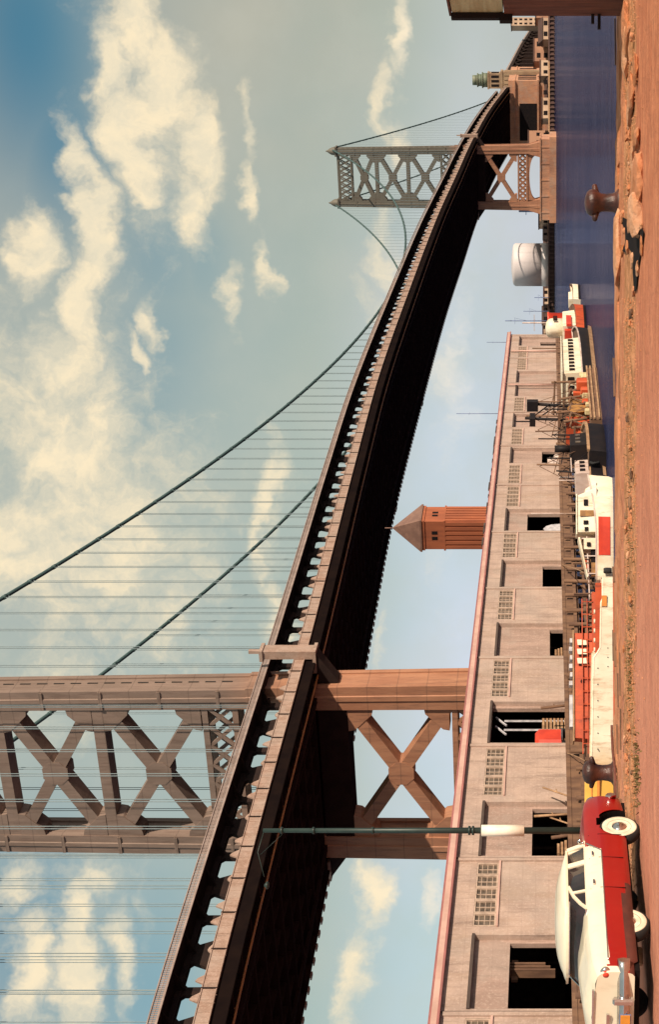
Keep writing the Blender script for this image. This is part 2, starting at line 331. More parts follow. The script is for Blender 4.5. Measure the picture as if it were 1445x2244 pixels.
# ------------------------------------------------------------------ mesh builder
class MB:
    def __init__(s, mats=None): s.v = []; s.f = []; s.mi = []; s.cur = 0; s.smooth = []; s.sm = False
    def use(s, i): s.cur = i; return s
    def face(s, idx): s.f.append(idx); s.mi.append(s.cur); s.smooth.append(s.sm)
    def pt(s, p): s.v.append(tuple(p)); return len(s.v) - 1
    def quad(s, a, b, c, d):
        i = [s.pt(p) for p in (a, b, c, d)]; s.face(i)
    def box(s, x0, x1, y0, y1, z0, z1, fr=None):
        P = [(x0, y0, z0), (x1, y0, z0), (x1, y1, z0), (x0, y1, z0), (x0, y0, z1), (x1, y0, z1), (x1, y1, z1), (x0, y1, z1)]
        s.hexa([fr(*p) if fr else p for p in P]); return s
    def hexa(s, P):
        i = [s.pt(p) for p in P]
        for q in ((3, 2, 1, 0), (4, 5, 6, 7), (0, 1, 5, 4), (1, 2, 6, 5), (2, 3, 7, 6), (3, 0, 4, 7)): s.face([i[k] for k in q])
    def beam(s, a, b, wd, dp, side=None):
        """square bar from a to b; wd along 'side' direction, dp across"""
        a = Vector(a); b = Vector(b); d = (b - a).normalized()
        if side is None: side = Vector((0, 0, 1)) if abs(d.z) < .9 else Vector((1, 0, 0))
        side = Vector(side); q = d.cross(side).normalized(); r = q.cross(d).normalized()
        r = r * wd / 2; q = q * dp / 2
        s.hexa([a - r - q, a + r - q, a + r + q, a - r + q, b - r - q, b + r - q, b + r + q, b - r + q]); return s
    def tube(s, pts, r, n_=8, cap=True, r2=None):
        pts = [Vector(p) for p in pts]; rings = []
        for i, p in enumerate(pts):
            d = (pts[min(i + 1, len(pts) - 1)] - pts[max(i - 1, 0)]).normalized()
            up = Vector((0, 0, 1)) if abs(d.z) < .95 else Vector((1, 0, 0))
            q = d.cross(up).normalized(); t = q.cross(d)
            rr = r if r2 is None else r + (r2 - r) * i / (len(pts) - 1)
            if isinstance(r, (list, tuple)): rr = r[i]
            rings.append([s.pt(p + q * rr * math.cos(2 * PI * k / n_) + t * rr * math.sin(2 * PI * k / n_)) for k in range(n_)])
        sm = s.sm; s.sm = n_ > 5
        for A, B_ in zip(rings, rings[1:]):
            for k in range(n_): s.face([A[k], A[(k + 1) % n_], B_[(k + 1) % n_], B_[k]])
        s.sm = sm
        if cap: s.face(rings[0][::-1]); s.face(rings[-1])
        return s
    def lathe(s, prof, o=(0, 0, 0), n_=24, ax=None):
        """prof: (radius, height) list; ax = frame of three vectors"""
        o = Vector(o); X, Y, Z = ax or (Vector((1, 0, 0)), Vector((0, 1, 0)), Vector((0, 0, 1)))
        rings = [[s.pt(o + X * r * math.cos(2 * PI * k / n_) + Y * r * math.sin(2 * PI * k / n_) + Z * h) for k in range(n_)] for r, h in prof]
        sm = s.sm; s.sm = True
        for A, B_ in zip(rings, rings[1:]):
            for k in range(n_): s.face([A[k], A[(k + 1) % n_], B_[(k + 1) % n_], B_[k]])
        s.sm = sm
        s.face(rings[0][::-1]); s.face(rings[-1]); return s
    def grid(s, rows, smooth=False):
        ids = [[s.pt(p) for p in r] for r in rows]; sm = s.sm; s.sm = smooth
        for A, B_ in zip(ids, ids[1:]):
            for k in range(len(A) - 1): s.face([A[k], A[k + 1], B_[k + 1], B_[k]])
        s.sm = sm; return ids
    def prism(s, poly, e):
        """closed polygon (list of 3D) extruded by vector e"""
        e = Vector(e); a = [s.pt(p) for p in poly]; b = [s.pt(Vector(p) + e) for p in poly]; n_ = len(a)
        s.face(a[::-1]); s.face(b)
        for k in range(n_): s.face([a[k], a[(k + 1) % n_], b[(k + 1) % n_], b[k]])
        return s
    def build(s, name, mats, parent=None, bevel=0.0, local=False):
        me = bpy.data.meshes.new(name)
        o0 = Vector(parent['_o']) if (parent is not None and '_o' in parent and not local) else Vector((0, 0, 0))
        me.from_pydata([tuple(Vector(p) - o0) for p in s.v], [], s.f)
        for m_ in (mats if isinstance(mats, (list, tuple)) else [mats]): me.materials.append(M[m_])
        me.polygons.foreach_set('material_index', s.mi); me.polygons.foreach_set('use_smooth', s.smooth)
        me.update()
        import bmesh
        bm = bmesh.new(); bm.from_mesh(me); bmesh.ops.recalc_face_normals(bm, faces=bm.faces); bm.to_mesh(me); bm.free()
        ob = bpy.data.objects.new(name, me); COL.objects.link(ob)
        if parent is not None:
            ob.parent = parent
            ob['_o'] = tuple(o0)
        if bevel:
            bv = ob.modifiers.new('bevel', 'BEVEL'); bv.width = bevel; bv.segments = 2; bv.limit_method = 'ANGLE'
        return ob

def islands(b, name, mats, parent, **kw):
    """every connected piece of the builder becomes a part of its own"""
    par = list(range(len(b.v)))
    def fd(i):
        while par[i] != i: par[i] = par[par[i]]; i = par[i]
        return i
    for f_ in b.f:
        a = fd(f_[0])
        for k in f_[1:]: par[fd(k)] = a
    gr = {}
    for i, f_ in enumerate(b.f): gr.setdefault(fd(f_[0]), []).append(i)
    out = []
    for fs in gr.values():
        n_ = MB(); mp = {}
        for i in fs:
            q = []
            for k in b.f[i]:
                if k not in mp: mp[k] = n_.pt(b.v[k])
                q.append(mp[k])
            n_.f.append(q); n_.mi.append(b.mi[i]); n_.smooth.append(b.smooth[i])
        out.append(n_.build(name, mats, parent, **kw))
    return out
def tag(o, label=None, cat=None, group=None, kind=None):
    if label: o['label'] = label
    if cat: o['category'] = cat
    if group: o['group'] = group
    if kind: o['kind'] = kind
    return o
def thing(name, label, cat, loc=(0, 0, 0), group=None, rz=0.0):
    o = bpy.data.objects.new(name, None); COL.objects.link(o)
    o.location = loc; o.rotation_euler = (0, 0, rz); o.empty_display_size = 0.3
    o['_o'] = tuple(loc) if rz == 0 else (0, 0, 0)
    return tag(o, label, cat, group)
def P(u, v, z):
    """point seen at upright photograph position u (across), v (down), at depth z"""
    return Vector(((u - 1122) * z / F, z, EYE + (1200 - v) * z / F))

# ================================================================== SETTING
# water sheet
b = MB(); b.quad((-6000, -400, 0), (6000, -400, 0), (6000, 9000, 0), (-6000, 9000, 0))
tag(b.build('water', 'water'), kind='structure')
# near quay: ground sheet with its ragged edge and wall
QZ = 2.8
def qedge(x): return 36.9 - 0.095 * (x + 13)
b = MB()
xs = [-220 + i * 10 for i in range(19)] + [-34 + i * 0.35 for i in range(170)] + [30 + i * 10 for i in range(20)]
rg = random.Random(3)
edge = []
for x in xs:
    j = rg.uniform(-.10, .05) if -34 <= x < 26 else 0
    edge.append((x, qedge(x) + j))
rows = []
for f_ in (0, 1):
    pass
ylev = [-60, 10, 20, 24, 26, 27] + [27.5 + .3 * i for i in range(27)] + [None]
def nz(x, y):
    if y is None: return 0
    t = max(0, min(1, (y - 27.2) / 1.0)) * (.6 if y < 31 else .35)
    if 3.4 < x < 6.6: t = 0
    return t * (0.05 * math.sin(x * 1.7 + y * 2.1) + 0.04 * math.sin(x * 4.3 - y * 3.3) + rg.uniform(-.035, .035))
PIT = (5.55, 32.3)
for y in ylev:
    row = []
    for x, ye in edge:
        yy = ye if y is None else min(y, ye - .05)
        h = QZ + nz(x, yy if y is not None else None)
        row.append((x, yy, h))
    rows.append(row)
b.grid(rows, True)
b.sm = False
low = [(x, ye - .02, -3) for x, ye in edge]
b.grid([rows[-1], low])
g_o = b.build('ground', 'ground'); tag(g_o, kind='structure')

# left pier deck (carries the shed) with its edge along the shed
D = Vector((0.3427, 0.9394, 0)); Pn = Vector((0.9394, -0.3427, 0))       # along the pier, towards the slip
W0 = P(0, 1200, 82.0); W0.z = 0; W0.x = -29.2
def W(t, off=0.0, h=0.0):
    """t metres along the shed wall from the left edge of the picture, off metres out, h above deck"""
    q = W0 + D * t + Pn * off
    return Vector((q.x, q.y, QZ + h))
APR = 2.2
b = MB()
def slab(b, poly, z0, z1): b.prism([(p[0], p[1], z0) for p in poly], (0, 0, z1 - z0))
tj = (37.3 - W0.y) / D.y
pj = [W(-47, APR), W(172.5, APR), W(172.5, -75), W(-47, -75)]
slab(b, pj, 1.6, QZ - .012)
tag(b.build('pier_deck', 'wood'), kind='structure')

# ================================================================== BRIDGE
A = math.atan2(1330, 3150); CA, SA = math.cos(A), math.sin(A)
def B(s, w_, Z):
    """s along the bridge from the near tower, w towards the camera side, Z above the eye"""
    return Vector((-39.4 + s * SA + w_ * CA, 228 + s * CA - w_ * SA, EYE + Z))
prof = [(-230, 33.2), (-150, 37.3), (-77, 41.4), (-46, 42.4), (0, 43.5), (30, 44.4), (81, 46.0), (141, 47.5), (221, 47.6), (334, 46.9), (430, 44.9), (505, 43.4), (598, 40.3), (660, 37.2), (745, 31.6)]
def top(s):
    for (a, za), (c, zc) in zip(prof, prof[1:]):
        if s <= c or c == prof[-1][0]:
            i = prof.index((a, za))
            m0 = (zc - prof[max(i - 1, 0)][1]) / (c - prof[max(i - 1, 0)][0])
            j = min(i + 2, len(prof) - 1); m1 = (prof[j][1] - za) / (prof[j][0] - a)
            h = c - a; t = (s - a) / h
            return za * (2 * t**3 - 3 * t**2 + 1) + h * m0 * (t**3 - 2 * t**2 + t) + zc * (-2 * t**3 + 3 * t**2) + h * m1 * (t**3 - t**2)
PANEL = 6.2
S0, S1 = -36 * PANEL, 120 * PANEL
NS = 156
st = [S0 + i * PANEL for i in range(NS + 1)]
br = thing('suspension_bridge', 'long steel suspension bridge crossing the whole sky above the pier shed and river', 'bridge', tuple(B(0, 0, -EYE)))
def ribbon(b, w0, w1, d0, d1, step=1, rng=None):
    """long bar along the bridge: w0..w1 across, d0..d1 relative to the railing top"""
    ss = (rng or st)[::step]
    rr = []
    for s in ss:
        t = top(s)
        rr.append([B(s, w0, t + d0), B(s, w1, t + d0), B(s, w1, t + d1), B(s, w0, t + d1), B(s, w0, t + d0)])
    ids = b.grid(rr)
    b.face(ids[0][:4]); b.face(ids[-1][:4])
# deck floor with floor beams (underside shade darkened into its colour)
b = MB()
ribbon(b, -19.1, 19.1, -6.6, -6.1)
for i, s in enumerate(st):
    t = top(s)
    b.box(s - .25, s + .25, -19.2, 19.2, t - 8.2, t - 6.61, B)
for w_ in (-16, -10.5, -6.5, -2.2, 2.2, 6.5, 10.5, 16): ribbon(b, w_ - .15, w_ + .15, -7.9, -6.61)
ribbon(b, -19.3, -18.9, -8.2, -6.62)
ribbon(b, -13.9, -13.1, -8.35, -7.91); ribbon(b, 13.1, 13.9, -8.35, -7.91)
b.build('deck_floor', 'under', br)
b = MB(); ribbon(b, 19.22, 19.26, -8.22, -6.62); ribbon(b, 18.9, 19.21, -8.26, -6.62); b.build('edge_beam', 'edge_shade', br)
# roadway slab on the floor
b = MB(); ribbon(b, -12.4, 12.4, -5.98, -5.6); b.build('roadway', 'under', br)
# outer fascia girders
for sg in (1, -1):
    b = MB()
    ribbon(b, sg * 19.28, sg * 19.55, -6.5, -5.05)
    ribbon(b, sg * 19.25, sg * 19.66, -6.6, -6.5)
    ribbon(b, sg * 19.25, sg * 19.66, -5.05, -4.95)
    if sg > 0:
        for s in st:
            t = top(s)
            for q in ((-1.9, .9) if round(s / PANEL) % 2 == 0 else (-.4,)):
                hh = .95 if round(s / PANEL) % 2 == 0 else .45
                b.prism([B(s + q - .2, 19.35, t - 4.95), B(s + q + 1.3, 19.35, t - 4.95), B(s + q + .75, 19.3, t - 4.95 + hh * .8), B(s + q + .35, 19.3, t - 4.95 + hh)], B(0, .2, 0) - B(0, 0, 0))
            b.use(1); b.beam(B(s, 19.62, t - 6.6), B(s, 19.62, t - 4.9), .16, .12, (SA, CA, 0)); b.use(0)
            for q in (1.2, 2.6, 4.0, 5.2): b.beam(B(s + q, 19.57, t - 6.49), B(s + q, 19.57, t - 5.06), .05, .04, (SA, CA, 0))
    else:
        for k in range(int((S1 - S0) / 3.1)):
            s = S0 + k * 3.1; t = top(s); b.box(s, s + 1.2, -19.7, -19.1, t - 8.42, t - 8.21, B)
    b.build('fascia_girder', ['fascia', 'truss'], br)
# outrigger brackets over the tracks (triangular knees against the truss)
for sg in (1, -1):
    b = MB()
    for i, s in enumerate(st):
        t = top(s)
        b.prism([B(s - .14, sg * 13.9, t - 1.5), B(s - .14, sg * 16.6, t - .48), B(s - .14, sg * 13.9, t - .48)], B(s + .28, 0, 0) - B(s, 0, 0))
    b.build('outrigger_brackets', 'truss', br)['kind'] = 'stuff'
# stiffening trusses
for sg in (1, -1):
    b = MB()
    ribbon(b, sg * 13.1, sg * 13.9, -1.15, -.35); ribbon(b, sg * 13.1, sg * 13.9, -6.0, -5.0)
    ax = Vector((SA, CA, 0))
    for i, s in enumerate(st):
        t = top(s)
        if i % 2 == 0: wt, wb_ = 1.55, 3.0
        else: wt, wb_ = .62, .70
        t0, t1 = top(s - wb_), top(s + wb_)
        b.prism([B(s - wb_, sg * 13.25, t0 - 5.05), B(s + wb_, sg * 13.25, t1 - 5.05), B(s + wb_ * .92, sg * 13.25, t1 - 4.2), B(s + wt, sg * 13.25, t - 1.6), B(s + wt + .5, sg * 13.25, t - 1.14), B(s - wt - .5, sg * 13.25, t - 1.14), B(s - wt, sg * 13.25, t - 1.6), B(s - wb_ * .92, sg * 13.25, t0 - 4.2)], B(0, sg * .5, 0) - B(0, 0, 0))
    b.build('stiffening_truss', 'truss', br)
# walkways outside the top chords
for sg in (1, -1):
    b = MB(); ribbon(b, sg * 13.95, sg * 16.9, -.46, -.30)
    b.build('walkway_floor', 'truss', br)
    b = MB()
    ribbon(b, sg * 16.92, sg * 17.15, -.5, -.25); ribbon(b, sg * 16.9, sg * 17.2, .50, .62); ribbon(b, sg * 16.98, sg * 17.1, .1, .17)
    k = S0
    while k < S1:
        t = top(k); b.box(k, k + .13, *(sorted((sg * 17.0, sg * 17.08))), t - .25, t + .5, B); k += .3 if k < 250 else .9
    b.build('walkway_railing', 'rail', br)
# service pipe under the near edge
b = MB(); b.tube([B(s, 16.9, top(s) - 8.45) for s in st], .15, 6)
for s in st[::3]: b.beam(B(s, 16.9, top(s) - 8.4), B(s, 16.9, top(s) - 8.1), .1, .1)
b.build('service_pipe', 'pipe', br)
# a few lamp brackets / inspection traveller below the far edge
b = MB()
for s in (150, 236):
    t = top(s); b.box(s, s + 2.5, -20.6, -18, t - 8.3, t - 7.5, B)
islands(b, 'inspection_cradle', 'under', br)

# main cables
CT = 108.0
def cab(s):
    if s < 0:
        q = -s / 218; return CT - q * (CT - 36) - 7 * q * (1 - q) * 4 * .55
    if s > 533:
        q = (s - 533) / 205; return CT - q * (CT - 31.5) - 15 * q * (1 - q) * 1.6
    return 48.6 + (CT - 48.6) * ((s - 266.5) / 266.5) ** 2
for sg in (1, -1):
    b = MB(); pts = []
    s = -216
    while s <= 738:
        pts.append(B(s, sg * 13.56, cab(s))); s += 4.5
    b.tube(pts, .37, 8)
    for k in range(-34, 118):      # cable bands
        s = k * PANEL
        if abs(s) < 4 or abs(s - 533) < 4: continue
        b.tube([B(s - .4, sg * 13.56, cab(s - .4)), B(s + .4, sg * 13.56, cab(s + .4))], .43, 8)
    b.build('main_cable', 'cable', br)
# suspenders: the 100 largest in the picture as parts, the rest as one
sus = []
for sg in (1, -1):
    for k in range(-34, 119):
        s = k * PANEL
        if abs(s) < 5 or abs(s - 533) < 5: continue
        hgt = cab(s) - (top(s) - 1)
        if hgt < 1.2: continue
        sus.append((s, sg, hgt))
def hanger(b, s, sg):
    for e in (-.28, .28):
        a = B(s + e, sg * 13.56, cab(s)); c = B(s + e, sg * 13.56, top(s) - 1)
        b.tube([a, c], .06 if a.y < 420 else .028, 5, cap=False)
def inview(s, sg):
    p = B(s, sg * 13.56, cab(s) * .5 + top(s) * .5); c = B(s, sg * 13.56, top(s))
    u = 1122 + F * c.x / c.y; v = 1200 - F * (c.z - EYE) / c.y
    return 0 < u < 2244 and v > 0
vis = [q for q in sus if inview(q[0], q[1]) and q[0] > -90]
vis.sort(key=lambda q: -(min(q[2], 45) / B(q[0], q[1] * 13.5, 0).y))
keep = vis[:98]
for q in keep:
    b = MB(); hanger(b, q[0], q[1]); b.build('suspender', 'rope', br)
b = MB()
for q in sus:
    if q not in keep: hanger(b, q[0], q[1])
ob = b.build('suspenders', 'rope', br); ob['kind'] = 'stuff'

# towers ------------------------------------------------------------
def legc(Z): return 14.0 - (Z - 3) * 0.0125         # centre of each leg from the bridge axis
def legw(Z): return 4.3 - (Z - 3) * 0.011 if Z < 46 else 3.35 - (Z - 46) * .004
def legd(Z): return 5.6 - (Z - 3) * 0.008
def tower(s0, base, tname):
    sT = s0
    tw = bpy.data.objects.new('tower', None); COL.objects.link(tw); tw.parent = br; tw['_o'] = br['_o']
    for sg in (1, -1):
        b = MB()
        zs = [base, base + 6, 15, 31, 45.9, 46.0, 60, 75, 90, 104.5]
        rr = []
        for Z in zs:
            c, wd, dd = legc(Z), legw(Z), legd(Z)
            fl = 1.5 * max(0, (base + 6 - Z) / 6)
            wi, do = wd / 2 + fl, dd / 2 + fl * .6
            q = .45                                        # stepped corner ribs
            loop = [(-do, -wi), (-do, -wi * .25), (-do - .18, -wi * .2), (-do - .18, wi * .2), (-do, wi * .25), (-do, wi), (-do + .9, wi), (-do + .9, wi - .25), (do - .9, wi - .25), (do - .9, wi), (do, wi), (do, -wi), (do - .9, -wi), (do - .9, -wi + .25), (-do + .9, -wi + .25), (-do + .9, -wi)]
            rr.append([B(s0 + a, sg * c + e, Z) for a, e in loop + loop[:1]])
        ids = b.grid(rr); b.face(ids[-1][:-1]); b.face(ids[0][:-1])
        b.use(1)
        Z = 48.5
        while Z < 103:
            c, wd, dd = legc(Z), legw(Z), legd(Z)
            for side in (1, -1):
                e = sg * c + side * (wd / 2 - .24)
                b.box(s0 + .35, s0 + .62, *sorted((e, e + side * .05)), Z, Z + 1.6, B)
            Z += 2.6
        b.use(0)
        # splice bands
        for Z in range(50, 104, 9):
            c, wd, dd = legc(Z), legw(Z), legd(Z)
            b.box(s0 - dd / 2 - .22, s0 - dd / 2 - .05, sg * c - wd / 2 + .1, sg * c + wd / 2 - .1, Z, Z + .5, B)
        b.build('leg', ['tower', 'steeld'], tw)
    def X(Z0, Z1, wd=1.9):
        """cross brace with gussets and rounded centre plate"""
        b = MB(); a0, a1 = -2.3, 0.6
        i0, i1 = legc(Z0) - legw(Z0) / 2, legc(Z1) - legw(Z1) / 2
        zc = (Z0 + Z1) / 2
        for sg in (1, -1):
            pa, pb = (sg * i0, Z0 + .3), (-sg * i1, Z1 - .3)
            d = Vector((pb[0] - pa[0], pb[1] - pa[1])).normalized(); nn = Vector((-d.y, d.x)) * wd / 2
            q = [(pa[0] + nn.x, pa[1] + nn.y), (pb[0] + nn.x, pb[1] + nn.y), (pb[0] - nn.x, pb[1] - nn.y), (pa[0] - nn.x, pa[1] - nn.y)]
            b.prism([B(s0 + a0 + (.03 if sg > 0 else 0), x, z) for x, z in q], B(a1 - a0 - (.06 if sg > 0 else 0), 0, 0) - B(0, 0, 0))
        # centre plate
        r1, r2 = wd * 1.05, wd * 1.3
        pl = [(r1 * .55, r2), (-r1 * .55, r2), (-r1 * 1.25, r2 * .42), (-r1 * 1.25, -r2 * .42), (-r1 * .55, -r2), (r1 * .55, -r2), (r1 * 1.25, -r2 * .42), (r1 * 1.25, r2 * .42)]
        b.prism([B(s0 + a0 - .06, x * .8, zc + z * .8) for x, z in pl], B(a1 - a0 + .12, 0, 0) - B(0, 0, 0))
        # end gussets
        for sg in (1, -1):
            for (zz, k, ii) in ((Z0, 1, i0), (Z1, -1, i1)):
                pl = [(sg * (ii + .1), zz), (sg * (ii + .1), zz + k * 3.9), (sg * (ii - 1.0), zz + k * 3.7), (sg * (ii - 3.7), zz + k * 1.0), (sg * (ii - 3.9), zz)]
                b.prism([B(s0 + a0 - .09, x, z) for x, z in pl], B(a1 - a0 + .18, 0, 0) - B(0, 0, 0))
        b.build('cross_brace', 'tower', tw)
    def strut(Z, h=1.7, dd=(-2.2, .5)):
        i = legc(Z) - legw(Z) / 2 + .1
        b = MB(); b.box(s0 + dd[0] - .12, s0 + dd[1] + .12, -i, i, Z - h / 2, Z + h / 2, B); b.build('strut', 'tower', tw)
    def lattice(Z0, Z1, nb=7, curl=True):
        i = legc(Z0) - legw(Z0) / 2 + .1
        b = MB()
        for a in (-2.4, 1.2):
            b.box(s0 + a, s0 + a + .5, -i, i, Z0, Z0 + .9, B); b.box(s0 + a, s0 + a + .5, -i, i, Z1 - .9, Z1, B)
            stp = 2 * i / nb
            for k in range(nb):
                x0, x1 = -i + k * stp, -i + (k + 1) * stp
                b.beam(B(s0 + a + .2, x0, Z0 + .9), B(s0 + a + .2, x1, Z1 - .9), .55, .35); b.beam(B(s0 + a + .3, x1, Z0 + .9), B(s0 + a + .3, x0, Z1 - .9), .55, .33)
        b.build('lattice_strut', 'tower', tw)
    def arch(Z0, Z1):
        i = legc(Z0) - legw(Z0) / 2 + .1; b = MB(); N_ = 14
        pl = [(-i, Z0), (-i, Z1), (i, Z1), (i, Z0)]
        for k in range(N_ + 1):
            x = i * .93 * math.cos(PI * k / N_); z = Z0 + (Z1 - Z0 - .8) * math.sin(PI * k / N_) ** .6
            pl.append((x, z))
        # build as strips between the curve and the top line
        for k in range(N_):
            xa = i * .93 * math.cos(PI * k / N_); xb = i * .93 * math.cos(PI * (k + 1) / N_)
            za = Z0 + (Z1 - Z0 - .8) * math.sin(PI * k / N_) ** .6; zb = Z0 + (Z1 - Z0 - .8) * math.sin(PI * (k + 1) / N_) ** .6
            b.hexa([B(s0 - 2, xa, za), B(s0 + 2, xa, za), B(s0 + 2, xb, zb), B(s0 - 2, xb, zb), B(s0 - 2, xa, Z1), B(s0 + 2, xa, Z1), B(s0 + 2, xb, Z1), B(s0 - 2, xb, Z1)])
        b.build('portal_arch', 'tower', tw)
    arch(base + .5, 9.6); lattice(9.6, 14.6, 9); X(15.0, 30.6);
    i_ = legc(33) - 1.5
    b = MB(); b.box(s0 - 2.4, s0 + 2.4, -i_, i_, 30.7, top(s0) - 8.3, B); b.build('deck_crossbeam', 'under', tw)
    lattice(47.4, 53.0, 7); X(53.2, 68.2); strut(69.1); X(70.0, 83.8); strut(84.7); X(85.6, 96.4)
    lattice(96.8, 104.2, 8)
    for sg in (1, -1):
        b = MB(); c = legc(104)
        b.box(s0 - 3.1, s0 + 3.1, sg * c - 2.3, sg * c + 2.3, 104.2, 105.0, B)
        rr = []
        for Z, e in ((105.0, 2.6), (106.8, 2.3), (108.0, 1.5), (108.8, .7), (109.8, .25)):
            rr.append([B(s0 + e * math.cos(2 * PI * k / 10), sg * c + e * math.sin(2 * PI * k / 10) * .8, Z) for k in range(11)])
        b.grid(rr, True)
        b.build('cable_saddle', 'tower', tw)
    # masonry pier under the tower
    b = MB()
    for (h0, h1, ex) in ((-EYE - 4, -1.2, 2.4), (-1.2, base - .6, 1.2), (base - .6, base, 1.7)):
        b.box(s0 - 7 - ex, s0 + 7 + ex, -18.5 - ex, 18.5 + ex, h0, h1, B)
    for k in range(-2, 3): b.box(s0 - 7 - 1.4, s0 - 8, k * 8 - .35, k * 8 + .35, -1.19, base - .61, B)
    b.build('masonry_pier', 'stone', tw)
    # bay on the walkway beside the leg
    for sg in (1, -1):
        b = MB(); t = top(s0)
        b.box(s0 - 1.1, s0 + 1.1, *sorted((sg * 19.6, sg * 20.9)), t - 7.9, t - .3, B)
        b.box(s0 - 1.4, s0 + 1.4, *sorted((sg * 19.3, sg * 21.1)), t - .3, t + .2, B)
        b.box(s0 - .3, s0 + .3, *sorted((sg * 20.1, sg * 20.6)), t + .2, t + 2.0, B)
        b.box(s0 - 1.5, s0 + 1.5, *sorted((sg * 17.4, sg * 21.1)), t - 8.4, t - 7.9, B)
        b.build('lookout_bay', 'fascia', tw)
        b = MB()
        b.hexa([B(s0 - 1, sg * 15.5, t - 11.5), B(s0 + 1, sg * 15.5, t - 11.5), B(s0 + 1, sg * 16, t - 11.5), B(s0 - 1, sg * 16, t - 11.5), B(s0 - 1.2, sg * 15.5, t - 8.4), B(s0 + 1.2, sg * 15.5, t - 8.4), B(s0 + 1.2, sg * 20.5, t - 8.4), B(s0 - 1.2, sg * 20.5, t - 8.4)])
        b.build('bay_bracket', 'truss', tw)
    return tw
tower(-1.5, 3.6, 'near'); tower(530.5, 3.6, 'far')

# far anchorage with its pylons ------------------------------------------
an = thing('bridge_anchorage', 'sandstone anchorage block with dark arch where the bridge lands on the far bank', 'anchorage', tuple(B(770, 0, -EYE)))
b = MB(); b.box(746, 830, -23, 23, -EYE, 24.5, B)
b.box(744, 832, -23.6, 23.6, 5.2, 6.2, B); b.box(744, 832, -23.6, 23.6, -EYE, 1.2, B); b.box(744.5, 831, -23.4, 23.4, 20.0, 20.8, B)
b.build('stone_block', 'stone', an)
b = MB(); b.box(745.8, 746.2, -14, 9, 6.4, 17.5, B)
for k in range(7):
    b.box(752 + k * 10.5, 757.5 + k * 10.5, 22.8, 23.15, 7, 18.5, B)
islands(b, 'archway', 'dark', an)
def pyl(s, wv, top_):
    p = thing('stone_pylon', ('tall stone pylon with green lantern top nearest the water beside the bridge end' if wv > 0 else 'stone pylon behind the deck on the far side of the bridge end'), 'pylon', tuple(B(s, wv, -EYE)))
    b = MB(); b.box(s - 6, s + 6, wv - 5.6, wv + 5.6, -EYE, 29, B); b.box(s - 6.5, s + 6.5, wv - 6.1, wv + 6.1, 29, 30.5, B)
    b.box(s - 5.2, s + 5.2, wv - 4.8, wv + 4.8, 30.5, 38, B); b.box(s - 5.6, s + 5.6, wv - 5.2, wv + 5.2, 38, 39, B)
    for k in range(4):
        b.box(s - 6.3, s - 5.9, wv - 4.6 + k * 2.7, wv - 3.5 + k * 2.7, 1, 28, B)
        b.box(s - 5 + k * 2.9, s - 3.7 + k * 2.9, wv + 5.5, wv + 5.95, 1, 28, B)
    b.build('shaft', 'pylon', p)
    b = MB()
    for z0, z1, r in ((39, 42, 4.6), (42, 42.8, 5.2), (42.8, 45.2, 3.9), (45.2, 46, 4.5), (46, 49, 3.3)):
        b.lathe([(r, 0), (r, z1 - z0)], B(s, wv, z0), 12)
    b.build('lantern', 'copper', p)
    b = MB()
    for k in range(3): b.box(s - 5.35, s - 5.15, wv - 3.6 + k * 2.8, wv - 2.1 + k * 2.8, 31.5, 36.5, B)
    for k in range(3): b.box(s - 3.6 + k * 2.8, s - 2.1 + k * 2.8, wv + 4.75, wv + 4.95, 31.5, 36.5, B)
    islands(b, 'window_bay', 'dark', p)
pyl(786, 19, 49); pyl(786, -19, 49)
# approach viaduct beyond the anchorage
av = thing('approach_viaduct', 'dark steel approach viaduct sloping down to the right of the anchorage', 'viaduct', tuple(B(1100, 0, -EYE)))
def atop(s): return 30.5 - (s - 830) * 0.030 - max(0, s - 1100) * .012
b = MB(); rr = []
ass = [830 + i * 30 for i in range(26)]
for s in ass: rr.append([B(s, -15, atop(s) - 2.2), B(s, 15, atop(s) - 2.2), B(s, 15, atop(s)), B(s, -15, atop(s)), B(s, -15, atop(s) - 2.2)])
b.grid(rr); b.build('viaduct_deck', 'truss', av)
b = MB()
for s in ass[1:]:
    for w_ in (-12, 12): b.box(s - 1.5, s + 1.5, w_ - 1.5, w_ + 1.5, -EYE, atop(s) - 2.2, B)
    b.box(s - .8, s + .8, -12, 12, atop(s) - 5, atop(s) - 2.2, B)
    b.beam(B(s, 14, atop(s) - 2.3), B(s + 14, 14, atop(s) - 7), 1, 1); b.beam(B(s + 28, 14, atop(s + 30) - 2.3), B(s + 14, 14, atop(s) - 7), 1, 1)
b.build('steel_bents', 'truss', av)
b = MB(); rr = [[B(s, 15.1, atop(s)), B(s, 15.3, atop(s)), B(s, 15.3, atop(s) + 1.1), B(s, 15.1, atop(s) + 1.1), B(s, 15.1, atop(s))] for s in ass]
b.grid(rr); b.build('parapet', 'rail', av)

# ================================================================== FAR SHORE
shore = [(-900, 930), (-200, 905), (0, 900), (120, 884), (170, 872), (210, 868), (300, 876), (420, 890), (1400, 1000)]
b = MB(); a_ = [(x, y, -2) for x, y in shore] + [(2600, 5000, -2), (-2600, 5000, -2)]
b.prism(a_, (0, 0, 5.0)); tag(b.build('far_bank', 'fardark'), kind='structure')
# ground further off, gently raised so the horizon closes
b = MB(); b.prism([(-2500, 2600, 2.9), (3500, 2600, 2.9), (4500, 6000, 2.9), (-3500, 6000, 2.9)], (0, 0, 9)); tag(b.build('far_hills', 'fardark'), kind='structure')

